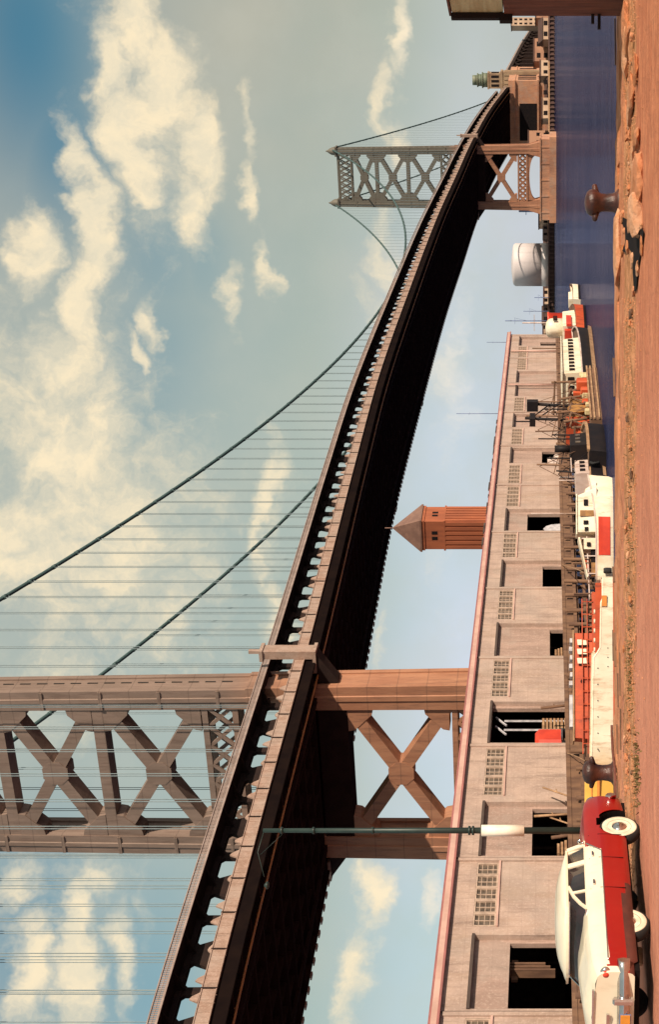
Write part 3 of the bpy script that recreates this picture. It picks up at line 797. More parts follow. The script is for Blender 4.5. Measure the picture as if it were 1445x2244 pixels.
def far_building(u0, u1, v0, z, col, kindn, label, vb=1216, roof='flat'):
    x0, x1 = (u0 - 1122) * z / F, (u1 - 1122) * z / F
    h = EYE + (1200 - v0) * z / F
    o = thing(kindn, label, kindn.replace('_', ' ').split()[-1], ((x0 + x1) / 2, z, 3.0))
    b = MB(); dpt = max(14, (x1 - x0) * .6)
    b.box(x0, x1, z, z + dpt, 2.6, h if roof == 'flat' else h - 3); b.build('walls', col, o)
    b = MB()
    if roof == 'flat': b.box(x0 - .4, x1 + .4, z - .4, z + dpt + .4, h, h + .7)
    else:
        b.prism([(x0 - .6, z - .6, h - 3), (x0 - .6, z + dpt + .6, h - 3), (x0 - .6, z + dpt / 2, h)], (x1 - x0 + 1.2, 0, 0))
    b.build('roof', 'fardark' if col != 'fardark' else 'farbld', o)
    b = MB(); nw = max(2, int((x1 - x0) / 5)); hh = (h - 3.5) if roof == 'flat' else h - 6
    nf = max(1, int(hh / 4.5))
    for f_ in range(nf):
        for k in range(nw):
            xa = x0 + (k + .3) * (x1 - x0) / nw
            b.box(xa, xa + (x1 - x0) / nw * .42, z - .12, z + .05, 4.2 + f_ * 4.4, 6.6 + f_ * 4.4)
    islands(b, 'window', 'dark', o)
    return o
FB = [(1500, 1536, 1192, 905, 'farpale', 'flat', 'low pale warehouse just right of the pier shed end on the far bank'),
      (1536, 1575, 1188, 903, 'farbld', 'gable', 'small brick warehouse with pitched roof left of the silver gas tank'),
      (1578, 1612, 1194, 898, 'farpale', 'flat', 'pale quayside store immediately left of the silver gas tank'),
      (1724, 1752, 1190, 880, 'farbld', 'gable', 'orange brick shed right of the silver gas tank'),
      (1752, 1776, 1183, 886, 'farpale', 'flat', 'narrow pale store between gas tank and far bridge tower'),
      (1925, 1958, 1160, 880, 'farbld', 'flat', 'terracotta warehouse right behind the far tower leg'),
      (1955, 1995, 1150, 920, 'farpale', 'gable', 'pale pitched building under the bridge deck beyond the far tower'),
      (1985, 2030, 1190, 862, 'farpale', 'flat', 'low pale pier building on the water in front of the anchorage'),
      (2030, 2075, 1194, 866, 'farbld', 'gable', 'low brick pier building in front of the stone pylon'),
      (2078, 2112, 1186, 868, 'farpale', 'flat', 'pale waterfront store right of the stone pylon'),
      (2110, 2160, 1172, 905, 'farbld', 'flat', 'brick mill under the approach viaduct'),
      (2158, 2205, 1180, 890, 'farpale', 'gable', 'pale pitched warehouse near the right timber hut'),
      (2205, 2290, 1176, 900, 'farbld', 'flat', 'brick warehouse partly behind the timber hut'),
      (2188, 2206, 1122, 1250, 'farpale', 'flat', 'tall distant office block with rows of windows rising beside the timber hut')]
for (u0, u1, v0, z, c_, rf, lb) in FB:
    far_building(u0, u1, v0, z, c_, 'far_warehouse' if 'office' not in lb else 'far_block', lb, roof=rf)
rgb = random.Random(5)
# wooden finger piers on the far waterline
for (u0, u1, z, lb) in ((1560, 1765, 862, 'long dark timber wharf below the silver gas tank'), (1955, 2110, 846, 'orange timber wharf in front of the stone anchorage'), (2110, 2244, 850, 'dark timber wharf at the foot of the approach viaduct')):
    x0, x1 = (u0 - 1122) * z / F, (u1 - 1122) * z / F
    o = thing('timber_wharf', lb, 'wharf', ((x0 + x1) / 2, z, 0))
    b = MB(); b.box(x0, x1, z, z + 14, 2.9, 3.8); b.build('wharf_deck', 'woodl' if 'orange' in lb else 'fardark', o)
    b = MB(); x = x0 + 1
    while x < x1: b.box(x, x + .8, z + .2, z + 1, -1, 2.9); b.box(x, x + .8, z + 6, z + 7, -1, 2.9); x += 2.6
    b.box(x0, x1, z + 1.1, z + 1.3, .4, 2.9); b.build('wharf_piles', 'fardark', o)
# gas tank
z = 905.0; cx = (1672 - 1122) * z / F; rad = 47.5 * z / F
o = thing('gas_tank', 'silver cylindrical gas tank standing on the far waterfront', 'tank', (cx, z + rad, 3))
b = MB(); ht = EYE + (1200 - 1124) * z / F
b.lathe([(rad, 3), (rad, ht * .30)], (cx, z + rad, 0), 48); b.build('lower_lift', 'tank', o)
b = MB(); b.lathe([(rad * .992, ht * .30), (rad * .99, ht - 1.6), (rad * .93, ht - .5), (rad * .8, ht + .1), (rad * .3, ht + .9), (.2, ht + 1.0)], (cx, z + rad, 0), 48); b.build('upper_lift', 'tank', o)
# tall masts and poles on the far bank
for (u, v0, z, r_, lb, cat) in ((1541, 1108, 880, .3, 'thin blue mast standing left of the silver gas tank', 'mast'), (1781, 1138, 790, .5, 'short blue crane mast close to the left foot of the far tower', 'mast'),
                           (1562, 1148, 890, .22, 'short thin pole just right of the thin blue mast', 'pole'), (1592, 1172, 890, .25, 'low ships mast beside the gas tank', 'mast')):
    x = (u - 1122) * z / F; h = EYE + (1200 - v0) * z / F
    o = thing('harbour_mast' if cat == 'mast' else 'harbour_pole', lb, cat, (x, z, 0)); b = MB(); b.tube([(x, z, 0), (x, z, h)], r_, 6)
    b.beam((x - 2, z, h * .8), (x + 2, z, h * .8), r_ * .7, r_ * .7); b.beam((x, z, h * .55), (x + 1.5, z, h * .78), r_ * .5, r_ * .5); b.build('post', 'blue', o)

# ================================================================== BRICK TOWER behind the shed
z = 252.0; cx = (1086.5 - 1122) * z / F; hw = 47 * z / F
ze = EYE + (1200 - 924) * z / F; za = EYE + (1200 - 855) * z / F
o = thing('brick_tower', 'square red brick tower with pyramid roof rising behind the pier shed', 'tower', (cx, z + hw, QZ))
th = R(-28)
def BT(x, y, zz): return Vector((cx + x * math.cos(th) - y * math.sin(th), z + hw + x * math.sin(th) + y * math.cos(th), zz))
q = hw / (math.cos(th) + abs(math.sin(th))) 
b = MB(); b.box(-q, q, -q, q, 0, ze, BT)
zb = EYE + (1200 - 972) * z / F
for (h0, h1, e) in ((zb - .3, zb, .18), (ze - .5, ze, .15)): b.box(-q - e, q + e, -q - e, q + e, h0, h1, BT)
for k in range(6):        # corner and middle ribs
    x = -q + .15 + k * (2 * q - .9) / 5
    b.box(x, x + .6, -q - .16, -q, 2, zb - .31, BT); b.box(q, q + .16, x, x + .6, 2, zb - .31, BT)
b.build('shaft', 'brick', o)
b = MB()
for x in (-.85, .25): b.box(x, x + .6, -q - .05, -q + .2, zb + 1.1, zb + 2.1, BT)
for x in (-.85, .25): b.box(q - .2, q + .05, x, x + .6, zb + 1.1, zb + 2.1, BT)
islands(b, 'window_slit', 'dark', o)
b = MB(); e = q + .35; rr = [[BT(-e, -e, ze + .01), BT(e, -e, ze + .01), BT(e, e, ze + .01), BT(-e, e, ze + .01), BT(-e, -e, ze + .01)], [BT(-e, -e, ze + .3), BT(e, -e, ze + .3), BT(e, e, ze + .3), BT(-e, e, ze + .3), BT(-e, -e, ze + .3)], [BT(0, 0, za)] * 5]
b.grid(rr); b.build('roof', 'shroof', o)
b = MB(); b.tube([BT(0, 0, za - .3), BT(0, 0, za + 1.3)], .1, 6); b.build('finial', 'shroof', o)

# ================================================================== PIER SHED
shed = thing('pier_shed', 'long pinkish concrete pier shed with cargo doors and grimy windows beside the slip', 'shed', tuple(W(80, -20)))
H = 8.35; L = 171.6; BAY = 15.6
def wb(b, t0, t1, o0, o1, h0, h1): b.box(t0, t1, o0, o1, h0, h1, lambda t, o_, h: W(t, o_, h))
NB0 = -2
# bay parameters: door side ('L' nearer the camera / 'R'), opening height, opening t range inside the bay
bays = {-2: ('L', 3.0, .3, 6.8), -1: ('L', 2.6, .3, 6.8), 0: ('L', 4.0, .4, 6.9), 1: ('L', 2.75, .3, 6.9), 2: ('L', 6.2, .4, 6.8), 3: ('L', 1.45, .3, 6.6), 4: ('L', 2.15, .6, 6.6),
        5: ('L', 3.9, .5, 6.6), 6: ('R', 2.35, 9.6, 14.4), 7: ('R', 0, 8.6, 14.2), 8: ('R', 0, 8.6, 14.6), 9: ('L', 0, 2.0, 7.0), 10: ('R', 2.8, 8.5, 12.5)}
front = MB(); rec = MB()
def wallpiece(t0, t1, h0, h1, th=.45): 
    if t1 - t0 > .01 and h1 - h0 > .01: wb(front, t0, t1, -th, 0, h0, h1)
OFFS = 1.0    # the first pilaster stands a little inside the left frame edge
open_items = []
for i in range(NB0, 11):
    T = OFFS + i * BAY
    sd, oh, a, c_ = bays[i]
    if sd == 'L': d0, d1, w0, w1 = T + .3, T + 7.2, T + 8.1, T + BAY - .5
    else: d0, d1, w0, w1 = T + 8.4, T + BAY - .9, T + .6, T + 7.6
    # door recess: set back .38 with a header
    hd = 6.4
    wallpiece(T, T + BAY, hd + .0 if False else hd, H)             # band above
    segs = sorted([(d0, d1)])
    wx0, wx1 = w0, w1; wz0, wz1 = 4.95, 6.4
    # columns between
    if sd == 'L':
        wallpiece(T, d0, 0, hd); wallpiece(d1, w0, 0, hd); wallpiece(w0, w1, 0, wz0); wallpiece(w1, T + BAY, 0, hd)
    else:
        wallpiece(T, w0, 0, hd); wallpiece(w0, w1, 0, wz0); wallpiece(w1, d0, 0, hd); wallpiece(d1, T + BAY, 0, hd)
    # recessed door panel with opening
    oa, oc = (T + a, T + c_)
    oa = max(oa, d0 + .15); oc = min(oc, d1 - .1)
    rec = MB()
    if oh > 0:
        wb(rec, d0, d1, -.75, -.42, oh, hd)
        if oa > d0: wb(rec, d0, oa, -.75, -.42, 0, oh)
        if oc < d1: wb(rec, oc, d1, -.75, -.42, 0, oh)
    else: wb(rec, d0, d1, -.75, -.42, 0, hd)
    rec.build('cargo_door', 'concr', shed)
front.use(1)
for i in range(NB0, 12):
    T = OFFS + i * BAY
    wb(front, T - .09, T + .03, 0, .07, 0, H - .05)                 # dark rain pipe / joint line
front.use(0)
for i in range(NB0, 12):
    T = OFFS + i * BAY
    wb(front, T - .42, T - .1, 0, .13, 0, H - .6)
# plain ends, back wall
wallpiece(OFFS + 11 * BAY, OFFS + 11 * BAY + .6, 0, H)
Tend = OFFS + 11 * BAY + .6; T0 = OFFS + NB0 * BAY
wb(front, Tend, Tend + .4, -30, 0, 0, H); wb(front, T0 - .4, T0, -30, 0, 0, H); wb(front, T0, Tend, -30.4, -30, 0, H)
front.build('wall', ['conc', 'jtrim'], shed)
b = MB(); 
for i in range(NB0, 11):
    T = OFFS + i * BAY; sd = bays[i][0]
    d0, d1 = (T + .3, T + 7.2) if sd == 'L' else (T + 8.4, T + BAY - .9)
    wb(b, d0 - .05, d1 + .05, -.4, .1, 6.2, 6.38)
islands(b, 'door_hood', 'jtrim', shed)
b = MB(); wb(b, T0 - .8, Tend + .8, -30.8, .3, H, H + .14); wb(b, T0 - .8, Tend + .8, .02, .42, H - .5, H - .36); b.build('coping', 'coping', shed)
b = MB(); wb(b, T0 - .8, Tend + .8, .0, .34, H - .36, H - .001); b.build('cornice', 'copel', shed)
# dark tar runs and vents on the roof edge
b = MB()
for k in range(16):
    t = 74 + k * 3.1 + rgb.uniform(-1, 1); l_ = rgb.uniform(.6, 2.6)
    wb(b, t, t + l_, .1, .36, H + .1, H + .14 + rgb.uniform(.04, .16))
b.build('roof_tar', 'jtrim', shed)['kind'] = 'stuff'
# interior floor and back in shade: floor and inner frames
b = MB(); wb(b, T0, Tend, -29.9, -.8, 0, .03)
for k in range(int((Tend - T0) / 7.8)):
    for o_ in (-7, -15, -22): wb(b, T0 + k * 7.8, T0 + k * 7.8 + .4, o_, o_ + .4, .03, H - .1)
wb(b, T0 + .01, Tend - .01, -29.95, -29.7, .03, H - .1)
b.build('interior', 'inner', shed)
# windows: five per bay, each with frame and panes
for i in range(NB0, 11):
    T = OFFS + i * BAY; sd = bays[i][0]
    w0, w1 = (T + 8.1, T + BAY - .5) if sd == 'L' else (T + .6, T + 7.6)
    nw = 5; sw = (w1 - w0) / nw
    for k in range(nw):
        a, c_ = w0 + k * sw + .0, w0 + (k + 1) * sw
        b = MB(); z0, z1 = 4.95, 6.4
        wb(b, a + .02, a + .14, -.3, -.02, z0, z1); wb(b, c_ - .14, c_ - .02, -.3, -.02, z0, z1)
        wb(b, a + .14, c_ - .14, -.3, -.02, z0, z0 + .1); wb(b, a + .14, c_ - .14, -.3, -.02, z1 - .1, z1)
        for r_ in (1, 2, 3): wb(b, a + .14, c_ - .14, -.2, -.1, z0 + r_ * (z1 - z0) / 4 - .025, z0 + r_ * (z1 - z0) / 4 + .025)
        m_ = (a + c_) / 2; wb(b, m_ - .03, m_ + .03, -.21, -.09, z0 + .1, z1 - .1)
        fr = b.build('window', 'frame', shed)
        b = MB(); wb(b, a + .14, c_ - .14, -.17, -.14, z0 + .1, z1 - .1); b.build('pane', 'glassw', fr)
# sill strip below windows
b = MB()
for i in range(NB0, 11):
    T = OFFS + i * BAY; sd = bays[i][0]
    w0, w1 = (T + 8.1, T + BAY - .5) if sd == 'L' else (T + .6, T + 7.6)
    wb(b, w0 - .1, w1 + .1, .0, .12, 4.8, 4.93)
islands(b, 'window_sill', 'copel', shed)
b = MB(); 
for i, t in enumerate((139.5, 160.5)): b.tube([W(t, .3, 0), W(t, .3, H - .8)], .13, 8)
islands(b, 'drainpipe', 'copel', shed)
# roof antennae
for (t, h_, lb) in ((128.5, 6.2, 'tall thin aerial on the middle of the shed roof'), (172, 3.6, 'thin mast with crossarm at the far end of the shed roof')):
    o = thing('roof_aerial', lb, 'aerial', tuple(W(t, -1, H))); b = MB(); b.tube([W(t, -1, H), W(t, -1, H + h_)], .05, 6)
    b.beam(W(t - .5, -1, H + h_ * .7), W(t + .5, -1, H + h_ * .7), .05, .05); b.build('rod', 'blue', o)

# pier edge: waler timbers and stringpiece
b = MB()
def pe(b, t0, t1, o0, o1, h0, h1): b.box(t0, t1, o0, o1, h0, h1, lambda t, o_, h: W(t, o_, h))
pe(b, -40, 172, APR - .35, APR + .05, 0, .3); pe(b, -40, 172, APR + .02, APR + .3, -1.0, -.7); pe(b, -40, 172, APR + .02, APR + .26, -1.9, -1.65)
t = -39
while t < 171:
    pe(b, t, t + .35, APR - .9, APR - .6, -2.8 - 2, -.0); t += 2.2
tag(b.build('pier_fendering', 'wood'), 'heavy timber fender beams bolted along the left pier edge', 'fendering')
rp = random.Random(11)
pile0 = None
for k in range(64):
    t = -30 + k * 3.15 + rp.uniform(-.5, .5); hh = rp.uniform(-.5, .12)
    b = MB(); x = W(t, APR + .5 + rp.uniform(0, .12)); lean = rp.uniform(-.1, .1)
    b.tube([(x.x, x.y, -2), (x.x + lean, x.y + .05, QZ + hh)], .2, 8, r2=.17)
    ob = b.build('pier_pile', 'wood')
    tag(ob, 'round weathered timber pile standing against the left pier edge', 'pile', 'piles along the left pier edge')

def crate(name, cat, lb, t, off, dims, m_, h=0.0):
    o = thing(name, lb, cat, tuple(W(t, off, h))); return o
# goods seen in the doors
def rounded_box(b, c, hx, hy, hz, r, fr):
    """box with chamfered vertical edges and top"""
    pts = [(hx, hy - r), (hx - r, hy), (-hx + r, hy), (-hx, hy - r), (-hx, -hy + r), (-hx + r, -hy), (hx - r, -hy), (hx, -hy + r)]
    rr = []
    for (zz, k) in ((0, 1), (hz - r, 1), (hz, 1 - r / max(hx, hy))):
        rr.append([fr(c[0] + x * k, c[1] + y * k, c[2] + zz) for x, y in pts + pts[:1]])
    ids = b.grid(rr); b.face(ids[-1][:-1]); b.face(ids[0][:-1])
Wf = lambda t, o_, h: W(t, o_, h)
T2 = OFFS + 2 * BAY
o = thing('delivery_truck', 'bright red truck parked just inside the tall open shed door', 'truck', tuple(W(T2 + 1.6, -3)))
b = MB(); rounded_box(b, (T2 + 1.65, -.95, .55), 1.12, .95, 2.1, .3, Wf); b.build('body', 'red', o)
b = MB()
for tt in (T2 + .8, T2 + 2.7):
    for oo in (-.5, -1.6): 
        c0 = W(tt - .12, oo, .42); c1 = W(tt + .12, oo, .42); b.tube([c0, c1], .42, 12)
islands(b, 'wheel', 'tyre', o)
b = MB(); wb(b, T2 + 2.78, T2 + 2.80, -1.7, -.4, 1.6, 2.3); b.build('windscreen', 'carglass', o)
b = MB(); wb(b, T2 + .7, T2 + 2.6, -.02, .05, .45, .6); b.build('bumper', 'chrome', o)
o = thing('cargo_stack', 'pale stacked cargo planks behind the red truck inside the tall shed door', 'cargo', tuple(W(T2 + 5, -2.5)))
b = MB()
for k in range(7): wb(b, T2 + 3.9 + .1 * (k % 2), T2 + 6.0, -2.0, -.9, .1 + k * .3, .1 + k * .3 + .2)
b.build('planks', 'woodl', o)
b = MB()
for k in (T2 + 4.2, T2 + 5.7):
    b.beam(W(k, -1.0, 0), W(k, -1.0, 5.2), .14, .14); b.beam(W(k - .8, -1.0, 5.0), W(k + .6, -1.0, 5.9), .12, .12)
b.build('rack_posts', 'tarp', o)
o = thing('tarp_covered_load', 'light grey tarpaulin covered load in the dark middle shed doorway', 'cargo load', tuple(W(OFFS + 5 * BAY + 2.2, -2)))
b = MB(); c_ = OFFS + 5 * BAY + 2.2
rr = []
rr_ = random.Random(2)
for k in range(7):
    a = k / 6 * PI; rr.append([W(c_ + 1.5 * math.cos(a) * (1 + .1 * rr_.uniform(-1, 1)), -.5 - j * .5, 2.0 * math.sin(a) ** .7 * (1 - .12 * j) * (1 + .08 * rr_.uniform(-1, 1))) for j in range(4)])
ids = b.grid(rr, True); b.face([r[0] for r in ids]); b.build('tarpaulin', 'tarp', o)
o = thing('cargo_bales', 'pale bales and brown sacks piled in the shed doorway above the dredge barge', 'cargo', tuple(W(OFFS + 6 * BAY + 12, -2)))
b = MB(); c_ = OFFS + 6 * BAY + 11
for k in range(5): rounded_box(b, (c_ + (k % 3) * 1.2 - .3, -.9, .05 + .8 * (k // 3)), .55, .4, .8, .2, Wf)
islands(b, 'bale', 'whitep', o)
for j, (bi, tt, hh, lb) in enumerate(((0, 5.1, 2.3, 'folded pale door leaf and hoist inside the nearest shed doorway'), (3, 3.4, 1.0, 'stack of pale pallets low inside the half open fourth doorway'), (1, 3.0, 1.2, 'pile of pale bundles in the second shed doorway behind the lamp post'))):
    o = thing('pallet_stack', lb, 'pallets', tuple(W(OFFS + bi * BAY + tt, -2))); b = MB()
    if j == 0:
        for k in range(3): wb(b, OFFS + tt + .3 * k, OFFS + tt + .3 * k + .12, -1.6, -1.0, 1.2 + .3 * k, 4.0)
        wb(b, OFFS + tt - .3, OFFS + tt + 1.6, -1.7, -1.5, 3.5, 3.9)
    else:
        for k in range(4): wb(b, OFFS + bi * BAY + tt - 1 + .1 * k, OFFS + bi * BAY + tt + 1.1 - .2 * k, -2.2, -1.1, .04 + k * .26, .04 + k * .26 + .17)
    b.build('pallets', 'woodl' if j else 'wood', o)
# leaning spars on the pier edge near the second bollard
for (t, off, dt, h_, r_, lb) in ((19.6, 1.6, .2, 2.6, .09, 'grey upright spar leaning on the pier edge beside the windows'), (22.0, 1.5, 1.8, 2.0, .07, 'grey slanting spar leaning left on the pier edge'),
                            (18.4, 1.5, 1.4, 1.5, .06, 'short slanting grey spar below the shed windows'), (17.0, 1.6, .1, 1.4, .12, 'short dark post by the shed wall'), (35.7, 1.6, .1, 2.2, .12, 'dark stub post beside the barely open door')):
    b = MB(); b.tube([W(t, off, 0), W(t + dt, off - .3, h_)], r_, 8); b.tube([W(t + dt * .5, off - .1, h_ * .5), W(t + dt * .5 + .3, off - .1, h_ * .5 + .05)], .05, 6); tag(b.build('timber_spar' if r_ < .12 else 'mooring_post', 'woodl' if r_ < .12 else 'wood'), lb, 'spar' if r_ < .12 else 'post')

# ================================================================== BOATS
def frame(o, hx, hy):
    """local x forward (hx, hy), y to port, z up, from point o"""
    f_ = Vector((hx, hy, 0)).normalized(); l_ = Vector((-f_.y, f_.x, 0)); o = Vector(o)
    return lambda x, y, zz: o + f_ * x + l_ * y + Vector((0, 0, zz))
def hull(b, L_, bm, fb, fr, draft=.8, sheer=.5, stern=.0, full=.55, deck=True, stripe=None, ns=22, bulw=.0):
    """lofted hull; material slots: 0 side, 1 below the stripe, 2 deck"""
    rows = []
    for i in range(ns + 1):
        t = i / ns; x = -L_ / 2 + L_ * t
        k = (1 - max(0, (t - full) / (1 - full)) ** 2.2) if t > full else 1 - .22 * ((full - t) / full) ** 2
        hb = max(.02, bm / 2 * k)
        zs = fb + sheer * max(0, t - .35) ** 2 * 2.2 + stern * max(0, .35 - t)
        rake = .10 * L_ * max(0, t - .75) * 1.2
        rows.append((x, hb, zs, rake))
    for sg in (1, -1):
        rr = []
        for x, hb, zs, rk in rows:
            rr.append([fr(x + rk, sg * hb, zs), fr(x + rk * .7, sg * hb * .97, zs * .62 + .02), fr(x + rk * .45, sg * hb * .93, .28), fr(x, sg * hb * .88, 0), fr(x - rk * .3, sg * hb * .55, -draft * .7), fr(x - rk * .3, 0, -draft)])
        ids = [[b.pt(p) for p in r] for r in rr]
        b.sm = True
        for A_, B_ in zip(ids, ids[1:]):
            for k in range(5):
                b.cur = 0 if k < (stripe if stripe else 2) else 1
                b.face([A_[k], A_[k + 1], B_[k + 1], B_[k]])
        b.sm = False; b.cur = 0
        b.face(ids[0][::1])
    b.cur = 2
    dz = bulw
    rr = [[fr(x + rk, -hb * .97, zs - dz), fr(x + rk, 0, zs - dz + .05), fr(x + rk, hb * .97, zs - dz)] for x, hb, zs, rk in rows]
    b.grid(rr)
    b.cur = 0
    # transom
    x, hb, zs, rk = rows[0]
    b.prism([fr(x - .02, -hb, zs), fr(x - .02, hb, zs), fr(x - .02, hb * .88, 0), fr(x - .02, -hb * .88, 0)], fr(.1, 0, 0) - fr(0, 0, 0))
    return rows
def railcap(b, rows, fr, h, wd=.12, t0=0, t1=None):
    """bulwark / rub rail following the sheer"""
    rows = rows[t0:t1]
    for sg in (1, -1):
        for (x, hb, zs, rk), (x2, hb2, zs2, rk2) in zip(rows, rows[1:]):
            b.beam(fr(x + rk, sg * hb, zs + h), fr(x2 + rk2, sg * hb2, zs2 + h), wd, wd)
def house(b, fr, x0, x1, w_, z0, z1, rake=0.0, taper=.9):
    """cabin block with raked front and tumblehome"""
    P_ = [fr(x0, -w_ / 2, z0), fr(x1, -w_ / 2, z0), fr(x1, w_ / 2, z0), fr(x0, w_ / 2, z0),
          fr(x0, -w_ / 2 * taper, z1), fr(x1 - rake, -w_ / 2 * taper, z1), fr(x1 - rake, w_ / 2 * taper, z1), fr(x0, w_ / 2 * taper, z1)]
    b.hexa(P_)
def at(u, z, zz=0.0): return Vector(((u - 1122) * z / F, z, zz))

# --- white cabin cruiser with the red hull panel
z = 98.5
fr = frame(at(1084, z), 1, .18)
o = thing('cabin_cruiser', 'white cabin cruiser with a bright red panel on its hull moored by the quay', 'boat', tuple(at(1084, z)))
b = MB(); rows = hull(b, 7.2, 2.7, 1.15, fr, sheer=.55, full=.55, bulw=.12)
b.build('hull', ['white', 'white', 'woodl'], o)
b = MB()
pl = []
ys = []
for (x, hb, zs, rk) in rows:
    if -2.15 < x < .95: ys.append((x, hb, zs))
rr = [[fr(x, -hb - .03, 1.02), fr(x, -hb * .965 - .03, .72), fr(x, -hb * .93 - .035, .22)] for x, hb, zs in ys]
b.grid(rr); rr = [[fr(x, -hb + .02, 1.02), fr(x, -hb * .965 + .02, .22)] for x, hb, zs in ys]; b.grid(rr)
b.build('hull_panel', 'red', o)
b = MB(); house(b, fr, -.35, 2.75, 2.0, 1.1, 2.42, .55, .88); house(b, fr, 1.9, 3.2, 1.3, 1.1, 1.9, .5, .85); b.build('wheelhouse', 'white', o, bevel=.05)
b = MB(); b.box(-.5, 2.3, -.98, .98, 2.43, 2.51, fr); b.build('wheelhouse_roof', 'white', o, bevel=.03)
b = MB(); b.hexa([fr(-3.4, -.9, 1.72), fr(-.7, -.95, 2.25), fr(-.7, .95, 2.25), fr(-3.4, .9, 1.72), fr(-3.4, -.9, 1.78), fr(-.7, -.95, 2.40), fr(-.7, .95, 2.40), fr(-3.4, .9, 1.78)]); b.build('cockpit_canopy', 'white', o)
b = MB()
for x in (-3.2, -2.0, -.8): b.box(x, x + .07, -.88, -.81, 1.0, 1.75 + .17 * (x + 3.2), fr); b.box(x, x + .07, .81, .88, 1.0, 1.75 + .17 * (x + 3.2), fr)
islands(b, 'canopy_post', 'whitep', o)
b = MB(); b.box(-1.5, -.75, -.9, .9, 1.0, 2.0, fr); b.build('cockpit_bulkhead', 'white', o)
b = MB(); b.box(-2.9, -1.52, -.7, .6, 1.0, 1.5, fr); b.build('cockpit_well', 'dark', o)
b = MB()
for (x0, x1, z0, z1) in ((-.25, .0, 1.7, 1.95), (.2, .45, 1.7, 2.02), (1.5, 1.9, 1.72, 2.0), (-1.3, -1.05, 1.55, 1.8)): b.box(x0, x1, -1.03, -.9, z0, z1, fr)
islands(b, 'cabin_window', 'dark', o)
b = MB(); b.box(.75, 1.15, -1.02, -.85, 1.25, 2.25, fr); b.build('cabin_door', 'ochre', o)
b = MB(); b.tube([fr(1.1, 0, 2.5), fr(1.1, 0, 5.6)], .045, 6); b.build('mast', 'whitep', o)
b = MB(); railcap(b, rows, fr, .03, .09); b.build('rub_rail', 'whitep', o)
b = MB(); b.lathe([(.16, 0), (.2, .1), (.2, .45), (.16, .55)], fr(-3.05, -1.45, .15), 10); b.build('fender', 'tyre', o)
b = MB(); b.box(-3.3, -2.4, -.75, -.2, 1.0, 1.5, fr); b.box(-2.3, -1.9, .1, .6, 1.0, 1.6, fr); b.build('engine_box', 'ochre', o)

# --- long white hull in front of the pier
zc_ = 94.8
fr = frame(at(765, zc_), -1, -.02)
o = thing('white_barge', 'long low white hull with raised bow lying against the quay behind the near bollard', 'boat', tuple(at(765, zc_)))
Lh = 12.9
b = MB(); ns = 40
secs = []
for i in range(ns + 1):
    t = i / ns; x = -Lh / 2 + Lh * t
    k = 1 - max(0, (t - .8) / .2) ** 2 * .55; k *= 1 - .18 * max(0, (.3 - t) / .3) ** 2
    zt = 1.02 + .30 * max(0, t) * .8
    if t > .36: zt += .42 * min(1, (t - .36) / .035)
    if t < .11: zt -= .12
    secs.append((x, 1.7 * k, zt))
for sg in (1, -1):
    b.grid([[fr(x, sg * hb, zt), fr(x, sg * (hb + .03), zt - .09), fr(x, sg * hb, zt - .12), fr(x, sg * hb * .97, .3), fr(x, sg * hb * .9, -.5)] for x, hb, zt in secs], False)
for e in (0, -1):
    x, hb, zt = secs[e]; b.prism([fr(x, -hb, zt), fr(x, hb, zt), fr(x, hb * .9, -.5), fr(x, -hb * .9, -.5)], fr(.05 if e == 0 else -.05, 0, 0) - fr(0, 0, 0))
b.use(1); b.grid([[fr(x, -hb * .97, zt - .55 if zt > 1.3 else zt - .25), fr(x, hb * .97, zt - .55 if zt > 1.3 else zt - .25)] for x, hb, zt in secs])
b.use(0)
b.build('hull', ['white', 'rust'], o)
b = MB()
for sg in (1, -1): b.grid([[fr(x, sg * (hb * .95 + .02), .22), fr(x, sg * (hb * .95 + .02), .02)] for x, hb, zt in secs])
b.build('boot_stripe', 'rust', o)
b = MB()
for k in range(6): xx = -.6 + k * 1.05; b.tube([fr(xx, 1.6, 1.2), fr(xx, 1.725, 1.2)], .04, 8)
for k in range(3): b.tube([fr(-1.9 + k * .6, 1.6, .55), fr(-1.9 + k * .6, 1.70, .55)], .035, 8)
islands(b, 'scupper_hole', 'black', o)
b = MB(); b.box(-5.3, -4.6, 1.6, 1.68, .62, .95, fr); b.build('fender_pad', 'orange', o)
b = MB()
for k in range(9): xx = -4.2 + k * .62; b.lathe([(.12, 0), (.12, .22), (.16, .26), (.16, .34)], fr(xx, .9, 1.1), 8)
islands(b, 'bitt', 'white', o)
b = MB()
for k in range(16): xx = -5.2 + k * .42; b.box(xx, xx + .2, -1.0, .2, .9, 1.18, fr)
b.build('deck_timbers', 'woodl', o)
b = MB(); b.box(-6.1, -.8, 1.1, 1.3, .95, 1.35, fr); b.build('inner_rail', 'rust', o)

# --- red-oxide deckhouse vessel beyond it
zc_ = 100.2
fr = frame(at(752, zc_), -1, -.30)
o = thing('red_work_vessel', 'rust red work vessel with long boxy deckhouse behind the white hull', 'boat', tuple(at(752, zc_)))
b = MB(); rows = hull(b, 12.2, 2.6, 1.35, fr, sheer=.2, full=.8); b.build('hull', ['rust', 'black', 'rust'], o)
b = MB(); house(b, fr, -3.2, 4.2, 1.9, 1.3, 2.62, .1, .97); b.build('deckhouse', 'rust', o, bevel=.04)
b = MB(); b.box(-3.4, 4.3, -1.05, 1.05, 2.62, 2.72, fr); b.build('deckhouse_roof', 'woodl', o)
b = MB()
for xx in (-2.6, -1.95, -1.3): b.prism([fr(xx - .1, .97, 1.65), fr(xx + .28, .97, 1.6), fr(xx + .28, 1.12, 1.75), fr(xx - .1, 1.12, 1.8)], (0, 0, .62))
islands(b, 'ventilator', 'white', o)
b = MB(); 
